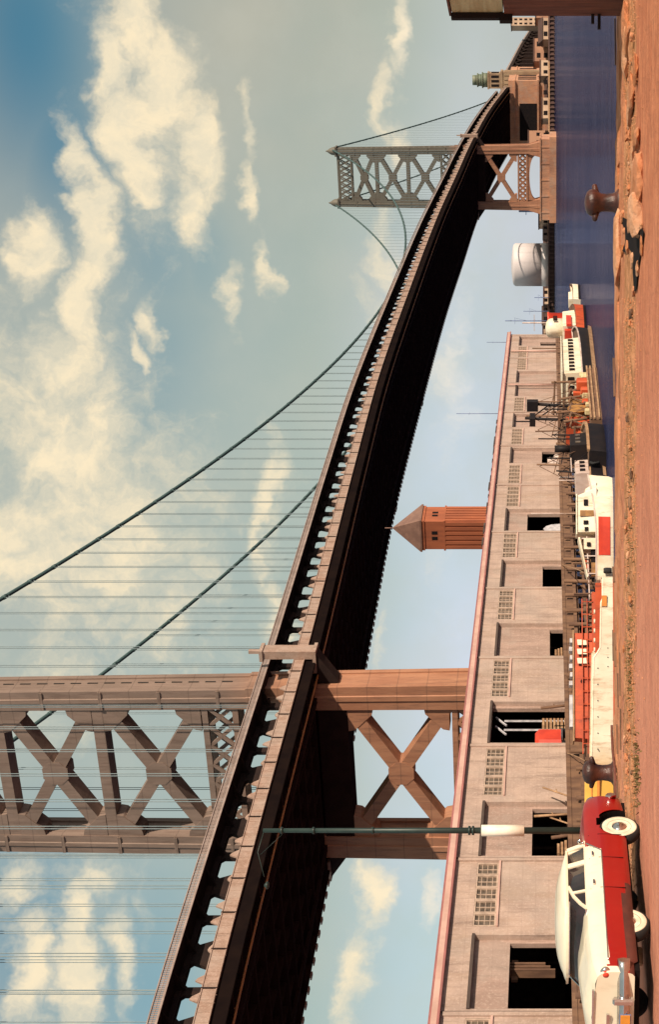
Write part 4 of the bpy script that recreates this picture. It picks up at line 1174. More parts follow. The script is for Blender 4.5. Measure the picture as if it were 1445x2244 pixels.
for xx in (-2.4, -1.75, -1.1): b.box(xx, xx + .2, .95, 1.03, 1.6, 2.3, fr)
b.tube([fr(.2, .9, 2.05), fr(.2, 1.02, 2.05)], .14, 12); islands(b, 'porthole', 'dark', o)
b = MB()
for k in range(12):
    xx = -5.4 + k * .9; b.beam(fr(xx, 1.12, 1.3), fr(xx, 1.12, 2.05), .06, .06)
b.beam(fr(-5.6, 1.12, 2.05), fr(5.2, 1.12, 2.05), .07, .07); b.beam(fr(-5.6, 1.12, 1.7), fr(5.2, 1.12, 1.7), .05, .05); b.build('railing', 'rust', o)
b = MB()
b.lathe([(.3, 0), (.32, .3), (.2, .9), (.12, 1.5), (.05, 2.4)], fr(-3.9, .2, 1.3), 10, ax=(Vector((0, 0, 1)), Vector((0, 1, 0)), fr(-1, 0, 0) - fr(0, 0, 0)))
b.build('lashed_dinghy', 'whitep', o)
b = MB()
for k in range(9): 
    xx = -5.8 + k * .33; b.box(xx, xx + .16, -1.0, .9, 1.32, 1.5 + .1 * (k % 3), fr)
b.build('deck_gear', 'wood', o)['kind'] = 'stuff'
b = MB(); b.box(4.4, 5.6, -.8, .8, 1.3, 1.9, fr); b.build('deck_hatch', 'wood', o)
b = MB(); b.box(1.1, 3.3, -.75, .75, 2.73, 2.95, fr); 
for k in range(6): b.box(-2.9 + k * .6, -2.6 + k * .6, -.6, .6, 2.73, 2.9 + .06 * (k % 2), fr)
b.build('roof_gear', 'tarp', o)

# --- white floats and skiffs moored along the pier edge
def skiff(u, z, L_, hx, hy, m1, label, fb=.55, cab=None, kindn='skiff', m2='wood'):
    p = at(u, z); fr = frame(p, hx, hy); o = thing(kindn, label, 'boat', tuple(p))
    b = MB(); rows = hull(b, L_, max(1.3, L_ * .3), fb, fr, draft=.4, sheer=.35, bulw=.2); b.build('hull', [m1, 'black', m2], o)
    b = MB(); railcap(b, rows, fr, .03, .07); b.build('gunwale', 'wood' if m1 != 'wood' else 'woodl', o)
    b = MB()
    for k in (-.25, .0, .22): b.box(L_ * k, L_ * k + .22, -L_ * .12, L_ * .12, fb - .15, fb - .05, fr)
    islands(b, 'thwart', m2, o)
    if cab:
        b = MB(); house(b, fr, L_ * cab[0], L_ * cab[1], L_ * .2, fb - .1, fb + cab[2], .2); b.build('cuddy', m1, o, bevel=.04)
    return o
skiff(905, 108.5, 6.5, D.x, D.y, 'whitep', 'slim white skiff between the rusty vessel and the pier piles', .75)
skiff(1000, 113, 6.0, D.x, D.y, 'woodl', 'brown open boat behind the white cabin cruiser stern', .7)
skiff(1598, 196, 7.0, .5, .86, 'white', 'small white motorboat with brown deck farthest out on the water', 1.0, kindn='motorboat', cab=(-.45, -.05, .6))
# yellow launch behind the bollard
z = 92.5; fr = frame(at(455, z), -1, .0)
o = thing('yellow_launch', 'bright yellow launch partly hidden behind the red car boot and bollard', 'boat', tuple(at(455, z)))
b = MB(); rows = hull(b, 5.6, 1.9, 1.6, fr, sheer=.35, full=.6, bulw=.25); b.build('hull', ['yellow', 'yellow', 'ochre'], o)
b = MB(); house(b, fr, -2.3, -.6, 1.3, 1.3, 2.08, .15); b.build('cuddy', 'yellow', o, bevel=.06)
b = MB(); b.box(-2.7, 2.2, .96, 1.03, 1.15, 1.3, fr); railcap(b, rows, fr, .04, .08); b.build('rub_rail', 'orange', o)

# --- dark hulled launch with long white cabin
pA, pB = at(1376, 129.5), at(1516, 152)
c0 = (pA + pB) / 2; L_ = (pB - pA).length
fr = frame(c0, (pB - pA).x, (pB - pA).y)
o = thing('dark_hulled_launch', 'black hulled launch with long white cabin and a row of small windows', 'boat', tuple(c0))
b = MB(); rows = hull(b, L_, 4.2, 1.25, fr, sheer=.6, full=.62, bulw=.1); b.build('hull', ['black', 'black', 'wood'], o)
b = MB(); house(b, fr, -9.6, 3.5, 3.2, 1.2, 3.05, .5, .93); b.build('cabin', 'white', o, bevel=.08)
b = MB(); b.box(-9.9, 3.3, -1.75, 1.75, 3.06, 3.16, fr); b.build('cabin_roof', 'white', o, bevel=.03)
b = MB()
for k in range(10): xx = -9.0 + k * 1.22; b.box(xx, xx + .55, -1.64, -1.45, 1.95, 2.45, fr)
islands(b, 'cabin_window', 'dark', o)
b = MB()
for k in range(3): b.box(-9.66, -9.5, -1.1 + k * .8, -.6 + k * .8, 2.0, 2.6, fr)
islands(b, 'stern_window', 'dark', o)
b = MB(); rr = [[fr(x, -hb - .25, .34), fr(x, -hb * .9 - .3, .02)] for x, hb, zs, rk in rows[2:-5]]; b.grid(rr)
rr = [[fr(x, -hb - .25, .34), fr(x, -hb + .3, .36)] for x, hb, zs, rk in rows[2:-5]]; b.grid(rr); b.build('rubbing_strake', 'woodl', o)
b = MB(); railcap(b, rows, fr, .05, .12); b.build('gunwale', 'whitep', o)
b = MB(); b.tube([fr(5.2, 0, 1.3), fr(5.2, 0, 6)], .07, 6); b.build('mast', 'wood', o)

# --- red and white workboat further out
pc = at(1533, 168); fr = frame(pc, .42, .9)
o = thing('red_white_workboat', 'workboat with red funnel and rounded white wheelhouse at the end of the shed', 'boat', tuple(pc))
b = MB(); rows = hull(b, 12, 3.8, 1.2, fr, sheer=.7, full=.55); b.build('hull', ['rust', 'black', 'wood'], o)
b = MB(); house(b, fr, -4.2, 1.6, 2.6, 1.2, 2.7, .3); b.build('deckhouse', 'white', o, bevel=.06)
b = MB(); b.lathe([(1.15, 0), (1.15, 1.4), (1.05, 1.75), (.7, 2.0), (.1, 2.1)], fr(-1.4, 0, 2.6), 16); b.build('wheelhouse', 'white', o)
b = MB(); b.lathe([(1.0, 0), (1.0, 2.2), (1.1, 2.25), (1.1, 2.45)], fr(1.9, .2, 2.0), 14); b.build('funnel', 'red', o)
b = MB(); b.box(-4.6, -1.2, -1.5, -1.25, 1.7, 2.3, fr); b.box(-5.2, -4.4, -.9, .9, 1.5, 2.5, fr); b.build('deck_locker', 'red', o)
b = MB(); b.tube([fr(.6, 0, 3), fr(.6, 0, 7.4)], .08, 6); b.beam(fr(.6, -1, 6), fr(.6, 1, 6), .07, .07); b.build('mast', 'whitep', o)
b = MB()
for k in range(4): b.box(-2.2 + k * .5, -1.95 + k * .5, -1.2, -1.14, 3.3, 3.8, fr)
islands(b, 'window', 'dark', o)

# --- brown dredge barge with its machinery
pA, pB = at(1262, 118), at(1378, 131)
c0 = (pA + pB) / 2; L_ = (pB - pA).length * 1.02
fr = frame(c0, (pB - pA).x, (pB - pA).y)
o = thing('dredge_barge', 'brown timber sided dredge barge crowded with rusty hoisting machinery', 'barge', tuple(c0))
b = MB(); b.box(-L_ / 2, L_ / 2, -2.6, 2.6, -.5, .95, fr); b.build('hull', 'wood', o, bevel=.1)
b = MB()
for hh in (.15, .55, .85): b.box(-L_ / 2 - .05, L_ / 2 + .05, -2.75, -2.6, hh, hh + .14, fr)
b.build('wale_timbers', 'woodl', o)
b = MB(); rm = random.Random(21)
for k in range(7):
    xx = -L_ / 2 + 1 + k * (L_ - 2) / 6; hh = rm.uniform(2.2, 4.1)
    b.tube([fr(xx, -1.6, .9), fr(xx + rm.uniform(-.5, .5), -1.4, hh)], .12, 6)
    b.tube([fr(xx, 1.6, .9), fr(xx + rm.uniform(-.3, .3), 1.4, hh)], .12, 6)
    b.beam(fr(xx, -1.6, hh - .3), fr(xx, 1.6, hh - .2), .16, .16)
for k in range(6):
    xx = -L_ / 2 + 1 + k * (L_ - 2) / 6
    b.beam(fr(xx, -1.6, 1.1), fr(xx + (L_ - 2) / 6, -1.5, 2.6), .1, .1); b.beam(fr(xx, -1.6, 2.6), fr(xx + (L_ - 2) / 6, -1.5, 2.4), .12, .12)
b.build('gantry_frame', 'wood', o)
b = MB()
for (xx, y, r_, l_) in ((-1.5, -.8, .75, 1.4), (1.4, -.6, .55, 1.2), (3.6, 0, .65, 1.0)):
    c_ = fr(xx, y, 1.7 + r_ * .2); b.tube([c_ - (fr(0, l_ / 2, 0) - fr(0, 0, 0)), c_ + (fr(0, l_ / 2, 0) - fr(0, 0, 0))], r_, 14)
    c2 = c_ - (fr(0, l_ / 2, 0) - fr(0, 0, 0)); b.tube([c2 - (fr(0, .1, 0) - fr(0, 0, 0)), c2], r_ * 1.25, 14)
islands(b, 'winch_drum', 'ochre', o)
b = MB(); b.box(-4.2, -2.6, -1.2, 1.0, .95, 2.9, fr); b.box(2.4, 3.0, -1.7, .3, .95, 2.2, fr)
for k in range(12):
    xx, y = rm.uniform(-L_ / 2 + .5, L_ / 2 - .6), rm.uniform(-2.3, .5); s_ = rm.uniform(.25, .6)
    rounded_box(b, (xx, y, .95), s_, s_ * .8, s_ * rm.uniform(1, 2.4), .1, fr)
b.build('deck_machinery', 'rust', o)
b = MB()
for k in range(8):
    xx, y = rm.uniform(-L_ / 2 + .5, L_ / 2 - .6), rm.uniform(-2.4, -1.4); s_ = rm.uniform(.18, .4); rounded_box(b, (xx, y, .95), s_, s_, s_ * 1.6, .08, fr)
islands(b, 'gear_box', 'cream', o)
b = MB(); b.tube([fr(3.5, 0, 1), fr(3.9, -.2, 5.6)], .16, 6); b.box(3.5, 4.3, -.5, .4, 5.3, 6.3, fr)
b.tube([fr(-.2, 0, 1), fr(-.6, -.4, 6.4)], .14, 6); b.box(-1.4, .2, -.6, .1, 5.5, 6.0, fr); b.beam(fr(-1.2, -.3, 5.6), fr(-1.2, -.3, 7.3), .12, .12); b.beam(fr(-.6, -.3, 6.0), fr(3.9, -.2, 4.2), .09, .09); b.beam(fr(-.6, -.3, 5.4), fr(3.9, -.2, 3.4), .08, .08)
b.build('derrick', 'black', o)
# --- black tug stern just left of it
pc = at(1262, 113); fr = frame(pc, .343, .94)
o = thing('black_tug', 'black tug with rounded stern squeezed between dredge barge and pale launch', 'boat', tuple(pc))
b = MB(); rows = hull(b, 9, 3.2, 1.3, fr, sheer=.3, full=.6); b.build('hull', ['black', 'black', 'wood'], o)
b = MB(); house(b, fr, -1.6, 1.6, 1.7, 1.2, 2.7, .3); b.build('deckhouse', 'black', o, bevel=.06)
b = MB(); railcap(b, rows, fr, .06, .22); b.build('fender_rope', 'woodl', o)
b = MB(); b.tube([fr(-.2, 0, 2.6), fr(-.2, 0, 3.9)], .28, 12); b.build('funnel', 'black', o)
b = MB(); b.tube([fr(2.4, 0, 1.2), fr(2.5, 0, 5.2)], .06, 6); b.build('mast', 'black', o)
b = MB()
for k in range(3): b.box(-1.2 + k * .9, -.8 + k * .9, -.86, -.7, 1.9, 2.3, fr)
islands(b, 'window', 'glassw', o)
# --- faded launch left of the tug
pA, pB = at(1170, 107.5), at(1248, 116.5)
c0 = (pA + pB) / 2; L_ = (pB - pA).length
fr = frame(c0, (pB - pA).x, (pB - pA).y)
o = thing('faded_launch', 'faded pinkish white cabin launch with dark hull in front of the shed', 'boat', tuple(c0))
b = MB(); rows = hull(b, L_, 2.8, 1.2, fr, sheer=.5, full=.6); b.build('hull', ['black', 'black', 'woodl'], o)
b = MB(); house(b, fr, -3.4, 2.6, 2.0, 1.15, 2.35, .4, .92); b.build('cabin', 'whitep', o, bevel=.05)
b = MB()
for k in range(5): b.box(-3.0 + k * 1.0, -2.5 + k * 1.0, -1.02, -.9, 1.6, 2.0, fr)
islands(b, 'cabin_window', 'dark', o)
b = MB(); rr = [[fr(x, -hb - .12, .3), fr(x, -hb * .92 - .12, .06)] for x, hb, zs, rk in rows[:-4]]; b.grid(rr)
railcap(b, rows, fr, .05, .1); b.build('rubbing_strake', 'woodl', o)
b = MB(); b.tube([fr(-1.5, 0, 2.3), fr(-1.5, 0, 3.6)], .05, 6); b.tube([fr(-2.3, 0, 2.3), fr(-2.3, 0, 3.6)], .05, 6); b.beam(fr(-3.6, -1.1, 2.65), fr(2.7, -1.1, 2.65), .08, .08); b.build('rails', 'whitep', o)

def tyre_fender(p, ax_, lb):
    b = MB(); X = Vector(ax_).normalized(); Z = Vector((0, 0, 1)); Y = X.cross(Z)
    pts = [Vector(p) + X * .34 * math.cos(2 * PI * k / 14) + Z * .34 * math.sin(2 * PI * k / 14) for k in range(15)]
    b.tube(pts, .11, 8, cap=False); tag(b.build('tyre_fender', 'tyre'), lb, 'fender', 'tyre fenders on the boats')
for (u, z_, zz) in ((1366, 126.6, .75), (1395, 129.5, .8), (1425, 133.2, .8), (1250, 110.4, .9), (1232, 108.8, .9)):
    tyre_fender(at(u, z_, zz), (.34, .94, 0), 'old black tyre hung as a fender on a moored boat')
for q, (a, c, lb) in enumerate(((at(1084, 98.9, 1.6) + Vector((-3.3, 0, 0)), W(64, APR, .2), 'thin mooring line from the cabin cruiser stern up to the pier'), (at(560, 95, 1.7), W(27, APR, .2), 'thin mooring line from the raised bow of the white hull up to the pier'),
                                (at(1376, 129.5, 1.4), W(112, APR, .2), 'thin mooring line from the black hulled launch up to the pier'))):
    b = MB(); b.tube([a.lerp(c, t_ / 8) - Vector((0, 0, .9 * math.sin(PI * t_ / 8) * .5)) for t_ in range(9)], .035, 5); tag(b.build('mooring_line', 'woodl'), lb, 'rope')

rc = random.Random(33)
mk = [(1290, 119.5, 3.2), (1302, 120.5, 4.6), (1318, 122.5, 3.6), (1331, 124, 5.4), (1347, 126, 4.0), (1362, 128, 4.8), (1240, 113, 3.6), (1222, 111, 4.4), (1205, 110, 2.9)]
for q, (u, z_, hh) in enumerate(mk):
    p = at(u, z_, .9); b = MB(); b.tube([p, p + Vector((rc.uniform(-.3, .3), 0, hh))], .07, 6)
    b.beam(p + Vector((-.6, 0, hh * .7)), p + Vector((.7, .2, hh * .62)), .07, .07)
    b.tube([p + Vector((0, 0, hh * .95)), p + Vector((rc.uniform(1.2, 2.4), .6, .2))], .025, 4); b.tube([p + Vector((0, 0, hh * .95)), p + Vector((-rc.uniform(1.2, 2.2), -.4, .2))], .025, 4)
    tag(b.build('working_mast', 'wood' if q % 2 else 'black'), 'thin working mast with crossarm and stays among the moored working boats', 'mast', 'thin masts among the working boats')
for q in range(26):
    u = rc.uniform(1268, 1372); z_ = 118 + (u - 1262) * .112 + rc.uniform(-1.2, .4); s_ = rc.uniform(.18, .5)
    b = MB(); p = at(u, z_, .95)
    if q % 3 == 0: b.lathe([(s_ * .7, 0), (s_ * .8, s_ * .8), (s_ * .7, s_ * 1.7)], p, 10)
    else: rounded_box(b, (0, 0, 0), s_, s_ * .7, s_ * rc.uniform(.8, 2.2), .06, lambda a_, b_, c_: p + Vector((a_, b_, c_)))
    tag(b.build('deck_drum' if q % 3 == 0 else 'deck_crate', rc.choice(['rust', 'wood', 'ochre', 'black', 'woodl', 'cream', 'wood'])), 'small weathered ' + ('drum' if q % 3 == 0 else 'crate') + ' in the heap of gear on the dredge barge', 'drum' if q % 3 == 0 else 'crate', 'gear heaped on the dredge barge')
p0, p1 = at(868, 104.5), at(1120, 118.5); fl = frame((p0 + p1) / 2, (p1 - p0).x, (p1 - p0).y); Lf = (p1 - p0).length
o = thing('work_float', 'low dark timber work float with posts lying between the cabin cruiser and the pier', 'float', tuple((p0 + p1) / 2))
b = MB(); b.box(-Lf / 2, Lf / 2, -.8, .8, -.3, .55, fl); b.build('deck', 'wood', o)
b = MB()
for k in range(12): xx = -Lf / 2 + .4 + k * (Lf - .8) / 11; b.box(xx, xx + .14, -.8, -.66, .55, 1.5 + .5 * (k % 3), fl)
islands(b, 'post', 'wood', o)
b = MB(); b.beam(fl(-Lf / 2, -.73, 1.35), fl(Lf / 2, -.73, 1.35), .09, .07); b.build('hand_rail', 'whitep', o)
for q in range(30):
    xx = rc.uniform(-Lf / 2 + .4, Lf / 2 - .4); s_ = rc.uniform(.15, .42); b = MB()
    p = fl(xx, rc.uniform(-.5, .5), .55)
    if q % 3 == 0: b.lathe([(s_ * .7, 0), (s_ * .8, s_ * .8), (s_ * .7, s_ * 1.6)], p, 10)
    else: rounded_box(b, (0, 0, 0), s_, s_ * .7, s_ * rc.uniform(1, 3.2), .05, lambda a_, b_, c_: p + Vector((a_, b_, c_)))
    tag(b.build('float_drum' if q % 3 == 0 else 'float_crate', rc.choice(['rust', 'wood', 'black', 'woodl', 'wood', 'black', 'ochre'])), 'small dark ' + ('drum' if q % 3 == 0 else 'crate') + ' among the gear on the timber work float', 'drum' if q % 3 == 0 else 'crate', 'gear on the timber work float')
# ---- dark bars standing for splits between the old timbers of the quay edge
for q in range(9):
    u = rc.uniform(100, 2180); z_ = rc.uniform(31.5, 35.4); l_ = rc.uniform(.25, 1.1)
    if 1590 < u < 1900: continue
    z_ = min(z_, qedge((u - 1122) * z_ / F) - .5)
    p = at(u, z_, QZ + .075); b = MB(); a_ = rc.uniform(-.05, .05)
    b.beam(p - Vector((l_ / 2, a_, 0)), p + Vector((l_ / 2, a_, .01)), .03, rc.uniform(.05, .16)); tag(b.build('split_bar', 'wood'), 'thin dark bar standing for a split in the quay edge', 'timber', 'dark slivers along the quay edge')

# ================================================================== QUAY FURNITURE
def bollard(u, z, yaw, sc, label, lean=0.0):
    p = at(u, z, QZ); o = thing('bollard', label, 'bollard', tuple(p), group=None)
    X = Vector((math.cos(yaw), math.sin(yaw), 0)); Y = Vector((-X.y, X.x, 0)); Z = Vector((lean, 0, 1)).normalized()
    b = MB(); b.lathe([(.36 * sc, -.08), (.36 * sc, .03), (.27 * sc, .08), (.235 * sc, .16), (.22 * sc, .3), (.23 * sc, .42), (.28 * sc, .50), (.325 * sc, .56), (.34 * sc, .63), (.32 * sc, .70), (.26 * sc, .76), (.15 * sc, .80), (.02, .815)], p, 32, ax=(X, Y, Z))
    b.build('post', 'iron', o)
    for sg in (1, -1):
        b = MB(); c0 = p + Z * .55
        b.tube([c0 + X * sg * .24 * sc, c0 + X * sg * .36 * sc + Z * .015, c0 + X * sg * .46 * sc + Z * .03, c0 + X * sg * .485 * sc + Z * .032], [.10 * sc, .078 * sc, .062 * sc, .03 * sc], 12)
        b.build('horn', 'iron', o)
    return o
# ground carries them at the quay edge
bollard(1800, 33.9, R(8), .93, 'rusty iron bollard with cross horns standing alone against open water')
bollard(550, 36.3, R(-14), .88, 'dark iron bollard with cross horns just beyond the tail of the car', .03)
# mooring rope along the ground
b = MB(); pts = []
for (u, v) in ((655, 1339), (640, 1341), (600, 1349), (560, 1354), (500, 1357), (450, 1354), (420, 1350)):
    zz = 1.7 * F / (v - 1200); p = at(u, min(zz, 36.4), QZ + .06); pts.append(p)
b.tube(pts, .035, 6); tag(b.build('mooring_rope', 'ropem'), 'dark red rope curving over the quay edge past the near bollard', 'rope')
# stone coping blocks of the quay edge, each with its own wear
rq = random.Random(9)
def stone(name, c, hx, hy, hz, m_, lab, cat, grp, jit=.18, rz=None):
    import bmesh
    bm = bmesh.new(); bmesh.ops.create_icosphere(bm, subdivisions=2, radius=1.0)
    r_ = rq.uniform(0, PI) if rz is None else rz
    for v in bm.verts:
        q = Vector(v.co); m = max(abs(q.x), abs(q.y), abs(q.z)); q = q.lerp(q / m, .55)
        q = Vector((q.x * hx, q.y * hy, q.z * hz)) * (1 + rq.uniform(-jit, jit))
        v.co = q
    me = bpy.data.meshes.new(name); bm.to_mesh(me); bm.free(); me.materials.append(M[m_])
    ob = bpy.data.objects.new(name, me); COL.objects.link(ob); ob.location = c; ob.rotation_euler = (0, 0, r_)
    tag(ob, lab, cat, grp); return ob
# coping slabs
x = -16.0; k = 0
while x < 14.5:
    l_ = rq.uniform(1.6, 4.2); d_ = rq.uniform(1.4, 2.3)
    if x > -30:
        ye = qedge(x + l_ / 2); nx = 9; ny = 6
        rr = []
        hb_ = QZ + rq.uniform(.02, .06)
        for j in range(ny + 1):
            row = []
            for i in range(nx + 1):
                ex = 0 if 0 < i < nx else (.02 if i == 0 else -.02)
                px_ = x + l_ * i / nx + ex + (rq.uniform(-.03, .03) if i in (0, nx) else 0)
                py_ = ye - d_ * j / ny + (rq.uniform(-.30, .30) if j == ny else rq.uniform(-.05, .03) if j == 0 else 0)
                edge_drop = (-.12 if j == ny else -.05 if i in (0, nx) else 0)
                row.append((px_, py_ + .05, hb_ + edge_drop + rq.uniform(-.015, .012)))
            rr.append(row)
        b = MB(); ids = b.grid(rr); b.grid([[(p[0], p[1], p[2]) for p in rr[0]], [(p[0], p[1] + .02, 2.1) for p in rr[0]]])
        tag(b.build('coping_slab', 'stoneq'), 'worn orange stone coping slab on the quay edge', 'slab', 'coping slabs along the quay edge')
    x += l_ + rq.uniform(.0, .07); k += 1
# broken place: loose block, hole as a flat shade sheet, lifted slab
def gz(v): return 1.7 * F / (v - 1200)
ob = stone('broken_block', at(1832, 26.4, QZ + .04), .58, .9, .11, 'stoneq', 'big flat broken concrete block lying in front of the lone bollard', 'block', None, .06, R(4))
stone('lifted_slab', at(1772, 26.2, QZ + .08), .42, .55, .15, 'block', 'tilted broken slab beside the dark hole in the quay', 'slab', None, .1, R(-15))
stone('edge_stone', at(1700, 33.6, QZ + .05), .85, .5, .10, 'block', 'flat pale stone left of the lone bollard at the quay edge', 'stone', None, .1, R(3))
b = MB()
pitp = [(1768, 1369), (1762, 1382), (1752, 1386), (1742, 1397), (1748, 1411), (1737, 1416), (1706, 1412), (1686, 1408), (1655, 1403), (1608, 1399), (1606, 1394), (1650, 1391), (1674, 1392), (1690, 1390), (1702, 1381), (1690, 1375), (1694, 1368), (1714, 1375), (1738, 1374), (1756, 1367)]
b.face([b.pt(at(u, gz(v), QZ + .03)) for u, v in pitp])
ob = b.build('hole_shade', 'dark'); ob['kind'] = 'structure'  # flat black sheet: the hole's shade as colour, no depth
for q, (u, v) in enumerate(pitp):
    if q % 2 == 0: stone('rim_stone', at(u, gz(v) + .1, QZ + .03), rq.uniform(.06, .15), rq.uniform(.08, .2), rq.uniform(.03, .06), 'block' if rq.random() < .4 else 'stoneq', 'small broken stone on the rim of the dark hole', 'stone', 'stones round the hole')
for k in range(9):
    stone('edge_rock', at(1905 + k * 36 + rq.uniform(-9, 9), rq.uniform(26.5, 30.5), QZ + .04), rq.uniform(.15, .4), rq.uniform(.25, .6), rq.uniform(.05, .10), 'block' if k % 3 == 0 else 'stoneq', 'broken orange rock in the rough ground right of the flat broken block', 'rock', 'rocks right of the flat block', .12)
for k in range(70):
    u = rq.uniform(0, 2220); z = 29.2 + rq.gauss(0, 1.0)
    if z > 33 or z < 26 or 1590 < u < 1775: continue
    s_ = rq.uniform(.02, .085)
    stone('rubble_stone', at(u, z, QZ + .02 + s_ * .3), s_ * rq.uniform(1, 2.2), s_, s_ * .6, rq.choice(['block', 'stoneq', 'stoneq', 'wood']), 'small loose stone on the dirt strip along the quay', 'stone', 'loose stones on the dirt strip')
b = MB()
for k in range(4200):
    u = rq.uniform(-60, 2300); z = 29.2 + rq.gauss(0, 1) * 1.3
    if z < 22 or z > 35.6 or 1590 < u < 1775: continue
    p = at(u, z, QZ + .015); s_ = rq.uniform(.008, .028)
    a = rq.uniform(0, PI); c_, q_ = math.cos(a) * s_, math.sin(a) * s_
    ids = [b.pt((p.x + c_ * 1.5, p.y + q_, p.z)), b.pt((p.x - q_, p.y + c_, p.z)), b.pt((p.x - c_ * 1.2, p.y - q_, p.z)), b.pt((p.x + q_, p.y - c_, p.z)), b.pt((p.x, p.y, p.z + s_ * .9))]
    for i in range(4): b.face([ids[i], ids[(i + 1) % 4], ids[4]])
ob = b.build('gravel', 'stoneq'); ob['kind'] = 'stuff'
b = MB()
for (cu, cz, n_, sp) in ((560, 27.0, 220, .35), (1150, 29.2, 70, 1.2), (900, 29.0, 110, .9), (760, 29.3, 120, .4)):
    c0 = at(cu, cz, QZ)
    for k in range(n_):
        x, y = c0.x + rq.gauss(0, sp), c0.y + rq.gauss(0, .5); hh = rq.uniform(.03, .11); a = rq.uniform(0, PI); e = .02
        lx, ly = rq.uniform(-.06, .06), rq.uniform(-.06, .06)
        b.face([b.pt((x - e * math.cos(a), y - e * math.sin(a), QZ + .0)), b.pt((x + e * math.cos(a), y + e * math.sin(a), QZ + .0)), b.pt((x + lx, y + ly, QZ + hh))])
ob = b.build('weeds', 'shrub'); ob['kind'] = 'stuff'
# crack boards: dark splits in the slabs are loose timbers
for (u, z, l_, lb) in ((1417, 33.4, .9, 'thin dark board lying on the coping right of centre'), (985, 33.6, .35, 'short dark stick on the dirt near the cruiser'), (838, 33.1, .4, 'dark stick on the dirt in front of the white hull'), (805, 33.0, .45, 'slanting dark chip of wood in front of the white hull'), (440, 30.2, 1.0, 'dark plank lying right behind the car wheel')):
    p = at(u, z, QZ + .13); b = MB(); b.beam(p - Vector((l_ / 2, .05, 0)), p + Vector((l_ / 2, .05, .02)), .05, .10); tag(b.build('loose_timber', 'wood'), lb, 'timber')
for (u, z, rz_, lb) in ((148, 25.6, .5, 'pale brick lying on the ground under the front of the car'), (12, 26.6, .3, 'pale stone block on the ground at the lower left below the car bumper')):
    stone('loose_brick', at(u, z, QZ + .07), .17, .11, .09, 'block', lb, 'brick', None, .04, rz_)

# street lamp -------------------------------------------------------------
zl = 34.0; p = at(424, zl, QZ)
o = thing('street_lamp', 'slim dark green street lamp with a white painted band behind the car', 'street lamp', tuple(p))
topz = EYE + (1200 - 577) * zl / F
b = MB(); b.tube([p, (p.x, p.y, QZ + .9)], .10, 12); b.tube([(p.x, p.y, QZ + .9), (p.x, p.y, topz)], .085, 12, r2=.05)
for v_ in (1032, 1040): h_ = EYE + (1200 - v_) * zl / F; b.tube([(p.x, p.y, h_), (p.x, p.y, h_ + .05)], .11, 12)
for v_ in (620, 690, 820): h_ = EYE + (1200 - v_) * zl / F; b.tube([(p.x, p.y, h_), (p.x, p.y, h_ + .05)], .085, 12)
b.build('pole', 'pole', o)
b = MB(); b.tube([(p.x, p.y, EYE + (1200 - 1150) * zl / F), (p.x, p.y, EYE + (1200 - 1056) * zl / F)], .135, 16); b.build('white_band', 'band', o)
q_ = at(304, zl - .4, EYE + (1200 - 592) * zl / F)
b = MB(); b.tube([(p.x, p.y, topz - .02), (p.x + (q_.x - p.x) * .4, p.y - .15, topz + .10), (q_.x + .2, q_.y, q_.z + .06)], .010, 6)
b.tube([(p.x, p.y, topz - .55), (p.x + (q_.x - p.x) * .45, p.y - .15, topz + .04)], .005, 6); b.build('arm', 'pole', o)
b = MB(); b.lathe([(.02, .06), (.04, .04), (.09, .0), (.09, -.02), (.05, -.05), (.02, -.06)], q_, 16); b.build('lamp_head', 'pole', o)

# timber hut at the right edge ---------------------------------------------
zh = 33.2
def hx_(u): return (u - 1122) * zh / F
o = thing('timber_hut', 'red brown timber hut with cream upper boards at the right end of the quay', 'hut', (hx_(2225) + 1.3, zh + .6, QZ))
zt = lambda v: EYE + (1200 - v) * zh / F
b = MB(); b.box(hx_(2209), hx_(2209) + 3, zh - 2.2, zh, QZ, zt(1106)); b.build('lower_wall', 'woodr', o)
b = MB(); b.box(hx_(2214), hx_(2214) + 3, zh - 2.2, zh - .05, zt(1104), zt(992)); b.build('upper_boards', 'cream', o)
b = MB(); b.box(hx_(2201), hx_(2201) + .12, zh - .12, zh + .06, zt(1120), zt(990)); b.box(hx_(2195), hx_(2212), zh - .15, zh + .09, zt(1124), zt(1096)); b.build('corner_post', 'truss', o)
b = MB(); b.box(hx_(2212), hx_(2207) + 3.4, zh - 2.5, zh + .1, zt(990), zt(985)); b.build('roof', 'woodr', o)
b = MB()
for v_, l_ in ((1300, 18), (1314, 30)): b.beam((hx_(2209), zh - .1, zt(v_)), (hx_(2207 - l_), zh - .1, zt(v_)), .07, .07)
islands(b, 'peg', 'truss', o)

